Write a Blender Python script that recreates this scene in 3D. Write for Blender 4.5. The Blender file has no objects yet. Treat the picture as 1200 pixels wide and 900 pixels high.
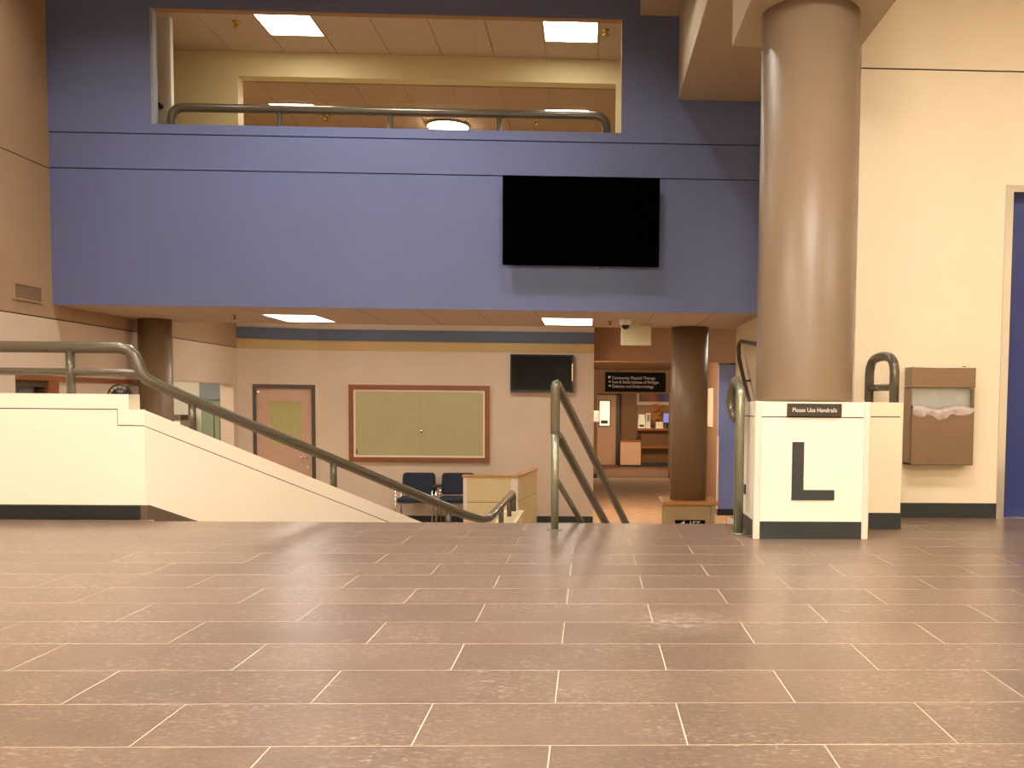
import bpy, bmesh, math, random
from mathutils import Vector, Matrix
random.seed(7)
scn = bpy.context.scene
C = scn.collection

# ------------------------------------------------------------------ camera
FPX, PPX, PPY, EYE = 1146.95, 734.31, 541.72, 0.7564
YAW, PITCH, ROLL = 0.0379, -0.0604, -0.0094
cy, sy, cp, sp, cr, sr = (math.cos(YAW), math.sin(YAW), math.cos(PITCH), math.sin(PITCH), math.cos(ROLL), math.sin(ROLL))
FWD = Vector((sy*cp, cy*cp, sp))
R0 = Vector((cy, -sy, 0.0))
D0 = FWD.cross(R0)
RIGHT = R0*cr + D0*sr
DOWN = D0*cr - R0*sr
cam_d = bpy.data.cameras.new('camera')
cam = bpy.data.objects.new('camera', cam_d)
C.objects.link(cam)
cam_d.sensor_fit = 'HORIZONTAL'
cam_d.sensor_width = 36.0
cam_d.lens = FPX/1200*36.0
cam_d.shift_x = -(PPX-600)/1200
cam_d.shift_y = (PPY-450)/1200
cam_d.clip_start = 0.05
cam_d.clip_end = 200
up, bk = -DOWN, -FWD
cam.matrix_world = Matrix(((RIGHT.x, up.x, bk.x, 0), (RIGHT.y, up.y, bk.y, 0), (RIGHT.z, up.z, bk.z, EYE), (0, 0, 0, 1)))
scn.camera = cam

# ------------------------------------------------------------------ world, exposure
w = bpy.data.worlds.new('world'); scn.world = w; w.use_nodes = True
w.node_tree.nodes['Background'].inputs[0].default_value = (1.0, 0.86, 0.68, 1)
w.node_tree.nodes['Background'].inputs[1].default_value = 0.05
scn.view_settings.view_transform = 'Standard'
scn.view_settings.look = 'None'
scn.view_settings.gamma = 1.0
scn.view_settings.exposure = 0.52
scn.view_settings.use_curve_mapping = False

WARM = (1.0, 0.96, 0.89)
AMBER = (1.0, 0.76, 0.48)
PANEL_ENTRY, PANEL_UPPER, PANEL_SOFFIT, PANEL_HALL = 95.0, 11.0, 9.0, 20.0
SPOT_LOBBY = (420.0, 150.0, 300.0)

def at(x, y, Y=None, Z=None, X=None):
    """point of the place seen at a spot of the photograph, on the plane Y, Z or X"""
    d = RIGHT*((x-PPX)/FPX) + DOWN*((y-PPY)/FPX) + FWD
    if Y is not None: t = Y/d.y
    elif Z is not None: t = (Z-EYE)/d.z
    else: t = X/d.x
    return Vector((0, 0, EYE)) + d*t

# ------------------------------------------------------------------ materials
def lin(h):
    h = h.lstrip('#')
    o = []
    for i in (0, 2, 4):
        c = int(h[i:i+2], 16)/255
        o.append(c/12.92 if c <= 0.04045 else ((c+0.055)/1.055)**2.4)
    return tuple(o)+(1.0,)
M = {}
def mat(name, col, rough=0.6, metal=0.0, var=0.06, scale=6.0, bump=0.0, bscale=60.0, spec=0.5, emit=None, estr=0.0,
        trans=0.0, alpha=1.0, coat=0.0, stretch=None, rvar=0.0):
    m = bpy.data.materials.new(name); m.use_nodes = True
    nt = m.node_tree; b = nt.nodes['Principled BSDF']
    c = lin(col) if isinstance(col, str) else tuple(col)+(1.0,)
    tc = nt.nodes.new('ShaderNodeTexCoord')
    vec = tc.outputs['Object']
    if stretch:
        mp = nt.nodes.new('ShaderNodeMapping'); mp.inputs['Scale'].default_value = stretch
        nt.links.new(vec, mp.inputs[0]); vec = mp.outputs[0]
    n = nt.nodes.new('ShaderNodeTexNoise'); n.inputs['Scale'].default_value = scale; n.inputs['Detail'].default_value = 5
    nt.links.new(vec, n.inputs['Vector'])
    r = nt.nodes.new('ShaderNodeValToRGB')
    r.color_ramp.elements[0].position = 0.3; r.color_ramp.elements[1].position = 0.7
    r.color_ramp.elements[0].color = tuple(x*(1-var) for x in c[:3])+(1,)
    r.color_ramp.elements[1].color = tuple(min(1, x*(1+var)) for x in c[:3])+(1,)
    nt.links.new(n.outputs['Fac'], r.inputs[0]); nt.links.new(r.outputs[0], b.inputs['Base Color'])
    b.inputs['Roughness'].default_value = rough
    b.inputs['Metallic'].default_value = metal
    b.inputs['Specular IOR Level'].default_value = spec
    b.inputs['Transmission Weight'].default_value = trans
    b.inputs['Alpha'].default_value = alpha
    b.inputs['Coat Weight'].default_value = coat
    if rvar:
        mr = nt.nodes.new('ShaderNodeMapRange'); mr.inputs[3].default_value = rough-rvar; mr.inputs[4].default_value = rough+rvar
        nt.links.new(n.outputs['Fac'], mr.inputs[0]); nt.links.new(mr.outputs[0], b.inputs['Roughness'])
    if bump:
        n2 = nt.nodes.new('ShaderNodeTexNoise'); n2.inputs['Scale'].default_value = bscale; n2.inputs['Detail'].default_value = 3
        nt.links.new(vec, n2.inputs['Vector'])
        bp = nt.nodes.new('ShaderNodeBump'); bp.inputs['Strength'].default_value = bump; bp.inputs['Distance'].default_value = 0.004
        nt.links.new(n2.outputs['Fac'], bp.inputs['Height']); nt.links.new(bp.outputs[0], b.inputs['Normal'])
    if emit is not None:
        b.inputs['Emission Color'].default_value = tuple(emit)+(1,)
        b.inputs['Emission Strength'].default_value = estr
    M[name] = m
    return m

mat('cream_paint', '#ECD9B8', 0.55, bump=0.12, bscale=140, var=0.02, scale=2)
mat('halfwall_paint', '#EFE0C8', 0.6, bump=0.1, bscale=140, var=0.02, scale=2)
mat('pedestal_paint', '#EFE4CE', 0.6, bump=0.1, bscale=140, var=0.02, scale=2)
mat('pink_post', '#EAD2BE', 0.5, var=0.02)
mat('tan_paint', '#AC8C6A', 0.65, bump=0.1, bscale=120, var=0.03, scale=2)
mat('sand_paint', '#D6BFA6', 0.65, bump=0.1, bscale=120, var=0.03, scale=2)
mat('yellow_paint', '#DFCD9C', 0.6, bump=0.1, bscale=120, var=0.02, scale=2)
mat('ochre_paint', '#C8A870', 0.6, var=0.03, scale=2)
mat('blue_paint', '#626B93', 0.5, bump=0.22, bscale=110, var=0.04, scale=1.2)
mat('blue_gap', '#2E3352', 0.7)
mat('slate_band', '#5A6478', 0.6, var=0.03)
mat('beam_paint', '#BCA888', 0.6, bump=0.08, bscale=120, var=0.02, scale=2)
mat('column_paint', '#806A52', 0.36, bump=0.18, bscale=220, var=0.03, scale=3, spec=0.45)
mat('dark_column_paint', '#80684E', 0.36, bump=0.15, bscale=220, var=0.03, scale=3, spec=0.4)
mat('olive_metal', '#5F5644', 0.27, metal=0.25, var=0.05, scale=8, spec=0.55, coat=0.15)
mat('silver_metal', '#8C8B74', 0.25, metal=0.55, var=0.05, scale=8, spec=0.55)
mat('black_rubber', '#2B2E2C', 0.35, var=0.12, scale=10, bump=0.05)
mat('board_black', '#101211', 0.5, var=0.08, scale=10)
mat('black_gap', '#26211B', 0.8)
mat('letter_black', '#2E3230', 0.45, var=0.08, scale=14)
mat('sign_black', '#0E0C0B', 0.6, var=0.05, spec=0.1)
mat('sign_brown', '#3A2C20', 0.45, var=0.05)
mat('sign_white', '#E9E4D6', 0.5)
mat('steel_brushed', '#8E7A66', 0.3, metal=0.85, var=0.06, scale=5, stretch=(1, 1, 12))
mat('steel_bright', '#DCDBD4', 0.14, metal=0.9, var=0.05, scale=5)
mat('bag_plastic', '#B4A296', 0.3, var=0.25, scale=20, bump=0.4, bscale=40, spec=0.6)
mat('bin_inner', '#AEB4B2', 0.3, metal=0.6, var=0.08, scale=14)
mat('elevator_blue', '#26336E', 0.45, var=0.05, scale=4, bump=0.05)
mat('screen_black', (0.0005, 0.0005, 0.0005), 0.9, spec=0.0, var=0)
mat('tv_black', '#08090A', 0.25, var=0.05, spec=0.15)
mat('tv_bezel', '#15151A', 0.25, var=0.05)
mat('wood_red', '#8A4E22', 0.4, var=0.18, scale=9, stretch=(1, 1, 6), coat=0.2)
mat('wood_honey', '#C08A48', 0.3, var=0.14, scale=9, stretch=(5, 1, 1), coat=0.3)
mat('shade_green', '#B4A87C', 0.8, var=0.04, scale=20, bump=0.1)
mat('shade_door', '#B4AC72', 0.8, var=0.05, scale=16)
mat('door_pink', '#C9A286', 0.5, var=0.03)
mat('frame_dark', '#4A3524', 0.4, var=0.05)
mat('white_trim', '#E8DCC8', 0.5, var=0.02)
mat('ceiling_tile', '#C8B29C', 0.85, bump=0.35, bscale=190, var=0.05, scale=30)
mat('ceiling_tile_brown', '#B89A7C', 0.85, bump=0.3, bscale=190, var=0.04, scale=30)
mat('tee_grid', '#A98C6E', 0.5, var=0.03)
mat('high_ceiling', '#D8C4A4', 0.8, var=0.02)
mat('carpet', '#A48A76', 0.95, bump=0.6, bscale=300, var=0.14, scale=5)
mat('carpet_dark', '#6A4A36', 0.95, bump=0.6, bscale=300, var=0.12, scale=5)
mat('pale_floor', '#CDB698', 0.5, var=0.04)
mat('grout', '#CBBBA4', 0.8, var=0.08, scale=30)
mat('stair_stone', '#7E604A', 0.45, var=0.1, scale=12)
mat('base_brown', '#5B4A38', 0.5, var=0.06)
mat('fabric_navy', '#2B3140', 0.9, bump=0.4, bscale=400, var=0.06)
mat('chrome', '#D9D6CE', 0.12, metal=1.0, var=0.03)
mat('grey_shell', '#8C8A80', 0.5, var=0.04)
mat('panel_cream', '#DCC898', 0.55, var=0.03, bump=0.1)
mat('pedestal_tan', '#B7A276', 0.55, var=0.05, bump=0.1)
mat('plastic_white', '#E6E2D6', 0.4, var=0.02)
mat('plastic_dark', '#1C1B1A', 0.35, var=0.05)
mat('exit_white', '#DAD2AE', 0.5, var=0.02)
mat('brown_wall', '#A47C58', 0.65, var=0.03)
mat('mauve_wall', '#7C6256', 0.65, var=0.03)
mat('brown_dark', '#6B4726', 0.6, var=0.05)
mat('peri_wall', '#7E92D2', 0.55, var=0.03)
mat('glass_door', '#9DA88C', 0.15, var=0.04, spec=0.6)
mat('grey_blue_panel', '#8E949A', 0.5, var=0.04)
mat('light_hall', '#E9E2CF', 0.6, var=0.02)
mat('brass', '#C8A050', 0.25, metal=0.9)
mat('monitor_glow', '#50508A', 0.3, emit=(0.30, 0.30, 0.75), estr=0.5)
mat('mug_brown', '#50301C', 0.4)
mat('leaf_orange', '#C07020', 0.7, var=0.35, scale=14)
mat('bright_glass', '#F4F2DE', 0.2, emit=(1.0, 0.96, 0.80), estr=0.5)
def lightmat(name, col, s):
    return mat(name, '#FFFFFF', 0.5, emit=col, estr=s, var=0)
lightmat('lamp_entry', WARM, PANEL_ENTRY)
lightmat('lamp_upper', (1.0, 0.93, 0.78), PANEL_UPPER)
lightmat('lamp_panel', WARM, 42.0)
lightmat('lamp_soffit', (1.0, 0.92, 0.80), PANEL_SOFFIT)
lightmat('lamp_hall', (1.0, 0.92, 0.80), PANEL_HALL)
lightmat('lamp_corridor', AMBER, 80.0)
lightmat('lamp_dish', (1.0, 0.90, 0.70), 16.0)
lightmat('lamp_room', (1.0, 0.90, 0.74), 28.0)

def floor_tile_material():
    m = bpy.data.materials.new('floor_tile'); m.use_nodes = True; nt = m.node_tree; b = nt.nodes['Principled BSDF']
    N = nt.nodes.new; L = nt.links.new
    oi = N('ShaderNodeObjectInfo'); geo = N('ShaderNodeNewGeometry'); pos = geo.outputs['Position']
    def noise(scale, detail=5, rough=0.5, dist=0.0, vec=pos):
        n = N('ShaderNodeTexNoise'); n.inputs['Scale'].default_value = scale; n.inputs['Detail'].default_value = detail
        n.inputs['Roughness'].default_value = rough; n.inputs['Distortion'].default_value = dist; L(vec, n.inputs['Vector']); return n.outputs['Fac']
    def ramp(fac, p0, c0, p1, c1):
        r = N('ShaderNodeValToRGB'); e = r.color_ramp.elements; e[0].position = p0; e[0].color = c0; e[1].position = p1; e[1].color = c1
        L(fac, r.inputs[0]); return r.outputs[0]
    def mixc(fac, A, B):
        x = N('ShaderNodeMix'); x.data_type = 'RGBA'; L(fac, x.inputs[0])
        for i, v in ((6, A), (7, B)):
            if isinstance(v, tuple): x.inputs[i].default_value = v
            else: L(v, x.inputs[i])
        return x.outputs[2]
    def mul(p, q):
        x = N('ShaderNodeMath'); x.operation = 'MULTIPLY'; L(p, x.inputs[0])
        if isinstance(q, float): x.inputs[1].default_value = q
        else: L(q, x.inputs[1])
        return x.outputs[0]
    K, W = (0, 0, 0, 1), (1, 1, 1, 1)
    base = ramp(noise(6.0, 6), 0.30, lin('#5F4D40'), 0.72, lin('#735D4C'))
    base = mixc(ramp(noise(70.0, 6, 0.7), 0.35, K, 0.75, W), base, lin('#846E5C'))
    mp = N('ShaderNodeMapping'); mp.inputs['Scale'].default_value = (38, 95, 40); mp.inputs['Rotation'].default_value = (0, 0, 0.45); L(pos, mp.inputs[0])
    fl1 = ramp(noise(1.0, 4, 0.6, 1.0, mp.outputs[0]), 0.54, K, 0.66, W)
    mp2 = N('ShaderNodeMapping'); mp2.inputs['Scale'].default_value = (95, 40, 40); mp2.inputs['Rotation'].default_value = (0, 0, -0.3); L(pos, mp2.inputs[0])
    fl2 = ramp(noise(1.0, 4, 0.6, 1.0, mp2.outputs[0]), 0.56, K, 0.68, W)
    patch = ramp(noise(2.6, 3), 0.35, (0.12, 0.12, 0.12, 1), 0.68, W)
    base = mixc(mul(mul(fl1, patch), 0.75), base, lin('#C8B29C'))
    base = mixc(mul(mul(fl2, patch), 0.6), base, lin('#443328'))
    # pale scuffed spot
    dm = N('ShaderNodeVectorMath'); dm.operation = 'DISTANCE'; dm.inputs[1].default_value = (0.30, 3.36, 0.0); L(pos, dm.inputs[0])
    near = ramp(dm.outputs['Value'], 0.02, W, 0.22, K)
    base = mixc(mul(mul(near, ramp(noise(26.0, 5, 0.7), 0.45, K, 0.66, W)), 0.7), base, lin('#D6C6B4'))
    hv = N('ShaderNodeHueSaturation'); mr = N('ShaderNodeMapRange'); mr.inputs[3].default_value = 0.90; mr.inputs[4].default_value = 1.08
    L(oi.outputs['Random'], mr.inputs[0]); L(mr.outputs[0], hv.inputs['Value']); L(base, hv.inputs['Color'])
    L(hv.outputs[0], b.inputs['Base Color'])
    b.inputs['Roughness'].default_value = 0.31
    b.inputs['Specular IOR Level'].default_value = 0.6
    M['floor_tile'] = m
floor_tile_material()

# ------------------------------------------------------------------ mesh helpers
class MB:
    """collects shapes in place coordinates; build() links them as ONE mesh object"""
    def __init__(self): self.v = []; self.f = []; self.sm = []
    def add(self, vs, fs, smooth=False):
        o = len(self.v); self.v += [Vector(q) for q in vs]
        for f in fs: self.f.append([i+o for i in f]); self.sm.append(smooth)
        return self
    def box(self, x0, x1, y0, y1, z0, z1):
        v = [(x0,y0,z0),(x1,y0,z0),(x1,y1,z0),(x0,y1,z0),(x0,y0,z1),(x1,y0,z1),(x1,y1,z1),(x0,y1,z1)]
        return self.add(v, [(0,3,2,1),(4,5,6,7),(0,1,5,4),(1,2,6,5),(2,3,7,6),(3,0,4,7)])
    def bbox(self, x0, x1, y0, y1, z0, z1, b=0.008, seg=2):
        bm = bmesh.new(); bmesh.ops.create_cube(bm, size=1)
        for q in bm.verts:
            q.co = Vector(((x0+x1)/2+q.co.x*(x1-x0), (y0+y1)/2+q.co.y*(y1-y0), (z0+z1)/2+q.co.z*(z1-z0)))
        bmesh.ops.bevel(bm, geom=bm.edges[:], offset=b, segments=seg, profile=0.5, affect='EDGES')
        bm.verts.ensure_lookup_table()
        self.add([q.co.copy() for q in bm.verts], [[q.index for q in f.verts] for f in bm.faces]); bm.free()
        return self
    def prism(self, poly, ext):
        """poly: 3D points of a planar outline; ext: extrusion vector"""
        n = len(poly); ext = Vector(ext); a = [Vector(q) for q in poly]; b = [q+ext for q in a]
        nr = Vector((0,0,0))
        for i in range(n): nr += a[i].cross(a[(i+1) % n])
        if nr.dot(ext) > 0: a.reverse(); b.reverse()
        return self.add(a+b, [list(range(n)), list(range(2*n-1, n-1, -1))]+[[i, n+i, n+(i+1) % n, (i+1) % n][::-1] for i in range(n)])
    def tube(self, pts, r, seg=14, cap=True, sub=0, fillet=0.0):
        pts = [Vector(q) for q in pts]
        if fillet: pts = fillet_path(pts, fillet)
        rs = r if isinstance(r, (list, tuple)) else [r]*len(pts)
        rings = []; prev = None
        for i, q in enumerate(pts):
            if i == 0: t = pts[1]-q
            elif i == len(pts)-1: t = q-pts[i-1]
            else: t = (pts[i+1]-q).normalized()+(q-pts[i-1]).normalized()
            t.normalize()
            if prev is None:
                a = Vector((0,0,1)) if abs(t.z) < 0.9 else Vector((1,0,0))
                nx = t.cross(a).normalized()
            else:
                nx = (prev-t*prev.dot(t)).normalized()
            prev = nx; ny = t.cross(nx)
            rings.append([q+(nx*math.cos(2*math.pi*k/seg)+ny*math.sin(2*math.pi*k/seg))*rs[i] for k in range(seg)])
        o = len(self.v)
        vs = [q for rg in rings for q in rg]; fs = []
        for i in range(len(rings)-1):
            for k in range(seg):
                fs.append((i*seg+k, i*seg+(k+1) % seg, (i+1)*seg+(k+1) % seg, (i+1)*seg+k))
        self.add(vs, fs, True)
        if cap:
            self.f.append([o+k for k in range(seg)][::-1]); self.sm.append(False)
            e = o+(len(rings)-1)*seg; self.f.append([e+k for k in range(seg)]); self.sm.append(False)
        return self
    def cyl(self, c, r, z0, z1, seg=32):
        return self.tube([(c[0], c[1], z0), (c[0], c[1], z1)], r, seg)
    def lathe(self, c, prof, seg=32, axis=(0, 0, 1)):
        """prof: (radius, height) pairs along axis from c"""
        ax = Vector(axis).normalized(); a = Vector((1,0,0)) if abs(ax.x) < 0.9 else Vector((0,1,0))
        nx = ax.cross(a).normalized(); ny = ax.cross(nx); c = Vector(c); vs = []; fs = []
        for r, h in prof:
            vs += [c+ax*h+(nx*math.cos(2*math.pi*k/seg)+ny*math.sin(2*math.pi*k/seg))*r for k in range(seg)]
        for i in range(len(prof)-1):
            for k in range(seg):
                fs.append((i*seg+k, i*seg+(k+1) % seg, (i+1)*seg+(k+1) % seg, (i+1)*seg+k))
        n = (len(prof)-1)*seg
        self.add(vs, fs, True)
        o = len(self.v)-len(vs)
        if prof[0][0] > 1e-4: self.f.append([o+k for k in range(seg)][::-1]); self.sm.append(False)
        if prof[-1][0] > 1e-4: self.f.append([o+n+k for k in range(seg)]); self.sm.append(False)
        return self
    def build(self, name, m, parent=None, loc=None):
        if parent is not None: org = parent_loc(parent)
        elif loc is not None: org = Vector(loc)
        else:
            xs = [q.x for q in self.v]; ys = [q.y for q in self.v]; zs = [q.z for q in self.v]
            org = Vector(((min(xs)+max(xs))/2, (min(ys)+max(ys))/2, min(zs)))
        me = bpy.data.meshes.new(name)
        me.from_pydata([tuple(q-org) for q in self.v], [], self.f)
        me.polygons.foreach_set('use_smooth', self.sm)
        bm = bmesh.new(); bm.from_mesh(me); bmesh.ops.recalc_face_normals(bm, faces=bm.faces[:]); bm.to_mesh(me); bm.free()
        me.materials.append(M[m] if isinstance(m, str) else m)
        me.update()
        o = bpy.data.objects.new(name, me); C.objects.link(o)
        if parent is not None: o.parent = parent
        else: o.location = org
        o['_org'] = tuple(org)
        return o
def parent_loc(p): return Vector(p['_org'])
def fillet_path(pts, r, n=7):
    out = [pts[0]]
    for i in range(1, len(pts)-1):
        a, b, c = pts[i-1], pts[i], pts[i+1]
        d1 = (a-b); d2 = (c-b); l1, l2 = d1.length, d2.length; d1.normalize(); d2.normalize()
        k = min(r, l1*0.49, l2*0.49); p0 = b+d1*k; p1 = b+d2*k
        for j in range(n+1):
            t = j/n; out.append(p0*(1-t)**2+b*2*t*(1-t)+p1*t**2)
    out.append(pts[-1])
    return out
def thing(name, label, cat, loc, group=None):
    o = bpy.data.objects.new(name, None); C.objects.link(o); o.location = loc; o.empty_display_size = 0.1
    o['_org'] = tuple(loc); o['label'] = label; o['category'] = cat
    if group: o['group'] = group
    return o
def tag(o, label, cat, group=None, kind=None):
    o['label'] = label; o['category'] = cat
    if group: o['group'] = group
    if kind: o['kind'] = kind
    return o
def struct(o, label=None, cat=None):
    o['kind'] = 'structure'
    if label: o['label'] = label
    if cat: o['category'] = cat
    return o
def sbox(name, x0, x1, y0, y1, z0, z1, m, label, cat, parent=None):
    o = MB().box(x0, x1, y0, y1, z0, z1).build(name, m, parent)
    if parent is None: struct(o, label, cat)
    return o
def part(name, m, parent, *boxes):
    b = MB()
    for q in boxes: b.box(*q)
    return b.build(name, m, parent)
def share(src, name, loc_world, parent):
    """a copy of an alike piece that shares its mesh"""
    o = bpy.data.objects.new(name, src.data); C.objects.link(o); o.parent = parent
    o.location = Vector(loc_world)-parent_loc(parent); o['_org'] = tuple(loc_world)
    return o
def text(name, body, size, loc, m, parent, align='LEFT', sx=1.0, bold=0.0, ext=0.001, face=(1, 0, 0), squash=1.0):
    """flat lettering standing upright, facing -Y"""
    cu = bpy.data.curves.new('letters', 'FONT'); cu.body = body; cu.size = size; cu.align_x = align; cu.extrude = ext; cu.offset = bold
    tmp = bpy.data.objects.new('letters', cu); C.objects.link(tmp)
    bpy.context.view_layer.update()
    dg = bpy.context.evaluated_depsgraph_get()
    me = bpy.data.meshes.new_from_object(tmp.evaluated_get(dg))
    bpy.data.objects.remove(tmp)
    for q in me.vertices:
        x, y, z = q.co; q.co = (x*sx, -z, y*squash)
    me.materials.clear(); me.materials.append(M[m])
    o = bpy.data.objects.new(name, me); C.objects.link(o); o.parent = parent
    o.location = Vector(loc)-parent_loc(parent); o['_org'] = tuple(loc)
    return o

YB = 10.1        # face of the blue balcony wall
YW = 15.6        # back wall of the lower hall
ZL = -1.16       # lower floor
XL = -5.39       # left wall
ZS = 1.69        # soffit under the balcony
YE = 6.12        # edge of the upper floor at the stair
YR = 6.53        # face of the right wall
XR = 1.77        # left end of the right wall

# ================================================================== STRUCTURE
# ---- upper floor with its tiles
fl = MB()
fl.box(-5.39, 5.0, -4.0, YE, -0.30, -0.0003)
fl.box(-5.39, -2.72, YE, 6.2, -0.30, -0.0003)
fl.box(0.93, 5.0, YE, YR, -0.30, -0.0003)
floor = struct(fl.build('floor', 'grout', loc=(0, 0, 0)), 'brown stone tile floor of the upper lobby with pale grout joints', 'floor')
TW, TD, G = 0.6096, 0.3048, 0.0032
proto = None; rest = MB(); ntile = 0
k0 = -18
for k in range(k0, 15):
    y0 = 2.1246+k*TD; y1 = y0+TD
    off = -0.0825+(0.3048 if (k % 2 == 0) else 0.0)
    full = y1 <= YE+0.001
    j = math.floor((-5.39-off)/TW)
    while off+j*TW < 5.0:
        x0 = off+j*TW; x1 = x0+TW; j += 1
        cx0, cx1 = max(x0, -5.38), min(x1, 4.99)
        if cx1-cx0 < 0.03: continue
        cy1 = y1; cx0b = cx0
        if y1 > YE:
            if x0 < -2.75:
                cy1 = 6.19
                if x1 > -2.72 and y0 < YE: rest.box(-2.72+G/2, x1-G/2, y0+G/2, YE-G/2, -0.006, 0); cx1 = -2.72
            elif x0 < 0.93 and y0 < YE: cy1 = YE
            elif y0 >= YE-0.01:
                if x1 < 1.0: continue
                cx0b = max(cx0, 0.94)
            cy1 = min(cy1, YR) if x1 > 1.0 else min(cy1, YE if x0 >= -2.75 else 6.19)
        if cy1-y0 < 0.02: continue
        inview = y1 > 1.75 and x1 > -0.64*y1-0.35 and x0 < 0.47*y1+0.35
        whole = (cx0b == x0 and cx1 == x1 and cy1 == y1)
        if inview and ntile < 290:
            ntile += 1
            if whole:
                if proto is None:
                    proto = MB().box(-TW/2+G/2, TW/2-G/2, -TD/2+G/2, TD/2-G/2, -0.006, 0).build('tile', 'floor_tile', floor)
                    proto.location = ((x0+x1)/2, (y0+y1)/2, 0)
                else:
                    share(proto, 'tile', ((x0+x1)/2, (y0+y1)/2, 0), floor)
            else:
                MB().box(cx0b+G/2, cx1-G/2, y0+G/2, cy1-G/2, -0.006, 0).build('tile', 'floor_tile', floor)
        else:
            rest.box(cx0b+G/2, cx1-G/2, y0+G/2, cy1-G/2, -0.006, 0)
ro = rest.build('tile_field', 'floor_tile', floor); ro['kind'] = 'stuff'

# ---- stair going down to the lower hall (left flank runs at 45 degrees)
st = MB().box(-0.9, 1.7, YE+0.02, 8.05, ZL-0.05, ZL-0.01).build('stair', 'stair_stone', loc=(0, YE, ZL))
struct(st, 'wide stone stair going down from the tiled floor to the lower hall', 'stair')
RISE, RUN = 1.16/7, 0.28
for k in range(1, 7):
    ya, yb = YE+(k-1)*RUN, YE+k*RUN
    MB().prism([(-2.77+(ya-6.2), ya, ZL), (XR-0.02, ya, ZL), (XR-0.02, yb, ZL), (-2.77+(yb-6.2), yb, ZL)], (0, 0, -k*RISE-ZL)).build('step', 'stair_stone', st)
# ---- lower floor
sbox('floor_lower', -8.2, 5.0, 6.2, 25.0, ZL-0.2, ZL, 'carpet', 'brown carpet of the lower hall and its corridor', 'floor')
sbox('floor_rear', -1.5, 5.0, 25.0, 31.0, ZL-0.2, ZL+0.002, 'carpet_dark', 'dark carpet of the far reception room', 'floor')

# ---- walls around the upper lobby
wl = MB()
DY0, DY1, DZ = 12.84, 15.05, 0.99       # opening to the side hall
wl.box(XL-0.2, XL, -4.0, 9.42, ZL, 1.54)
wl.box(XL-0.2, XL, 9.42, 9.95, 0.93, 1.54); wl.box(XL-0.2, XL, 9.42, 9.95, ZL, -1.15)
wl.box(XL-0.2, XL, 9.95, DY0, ZL, 1.54)
wl.box(XL-0.2, XL, DY0, DY1, DZ, 1.54)
wl.box(XL-0.2, XL, DY1, 15.75, ZL, 1.54)
wall_left = struct(wl.build('wall_left', 'sand_paint', loc=(XL, 0, ZL)), 'sand painted side wall, darker tan above a groove, left of the blue balcony', 'wall')
part('groove', 'black_gap', wall_left, (XL-0.2, XL-0.012, -4.0, 15.75, 1.54, 1.552), (XL-0.2, XL-0.012, -4.0, YB, 3.026, 3.036))
part('upper_panel', 'tan_paint', wall_left, (XL-0.2, XL, -4.0, 15.75, 1.552, 3.026))
part('upper_panel', 'tan_paint', wall_left, (XL-0.2, XL, -4.0, YB+0.3, 3.036, 5.7))

# ---- blue balcony wall with its window opening
OX0, OX1, OZ0, OZ1 = -4.36, 0.297, 3.485, 4.612
wb = MB()
T0, T1 = YB+0.02, YB+0.09
wb.box(XL, OX0, T0, T1, ZS+0.012, 5.7); wb.box(OX1, XR+0.3, T0, T1, ZS+0.012, 5.7)
wb.box(OX0, OX1, T0, T1, ZS+0.012, OZ0); wb.box(OX0, OX1, T0, T1, OZ1, 5.7)
wall_blue = struct(wb.build('wall_front', 'blue_gap', loc=(0, YB, ZS)), 'slate blue balcony wall with a long window opening above the lower hall', 'wall')
g = 0.012
part('panel', 'blue_paint', wall_blue, (XL, XR+0.3, YB, T0, ZS, 3.04-g/2))
part('panel', 'blue_paint', wall_blue, (XL, XR+0.3, YB, T0, 3.04+g/2, 3.389-g/2))
part('panel', 'blue_paint', wall_blue, (XL, OX0, YB, T0, 3.389+g/2, 5.7), (OX1, XR+0.3, YB, T0, 3.389+g/2, 5.7),
     (OX0, OX1, YB, T0, 3.389+g/2, OZ0), (OX0, OX1, YB, T0, OZ1, 5.7))
part('sill', 'blue_paint', wall_blue, (OX0, OX1, T0-0.019, T1+0.02, OZ0-0.03, OZ0+0.004))
part('jamb', 'grey_blue_panel', wall_blue, (OX0-0.02, OX0+0.005, YB-0.001, T1+0.002, OZ0, OZ1))
part('jamb', 'yellow_paint', wall_blue, (OX1-0.005, OX1+0.02, T0, T1+0.002, OZ0, OZ1))
part('head', 'brown_wall', wall_blue, (OX0, OX1, T0-0.018, T1+0.002, OZ1-0.006, OZ1+0.03))

# ---- soffit below the balcony, with lay-in tiles
YS1 = 12.2
sof = struct(MB().box(XL, 3.2, T1+0.001, YS1, ZS+0.006, 2.3).box(XL, 3.2, T0+0.001, T1+0.001, ZS+0.006, ZS+0.0118).build('ceiling_soffit', 'tee_grid', loc=(0, YB, ZS)), 'soffit of lay-in ceiling tiles under the blue balcony', 'ceiling')
LS = [(-3.70, 'a'), (-0.565, 'b')]      # the two recessed lights
xs = [0.043+0.611*i for i in range(-9, 6)]
for i in range(len(xs)-1):
    a, b = max(xs[i], XL+0.003)+0.008, min(xs[i+1], 3.19)-0.008
    if b-a < 0.05: continue
    light_here = (i in (3, 8))
    if light_here:
        part('ceiling_tile', 'ceiling_tile', sof, (a, b, T0+0.002, 10.93, ZS, ZS+0.01))
        part('ceiling_tile', 'ceiling_tile', sof, (a, b, 11.90, YS1-0.003, ZS, ZS+0.01))
    else:
        part('ceiling_tile', 'ceiling_tile', sof, (a, b, T0+0.002, YS1-0.003, ZS, ZS+0.01))
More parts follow.
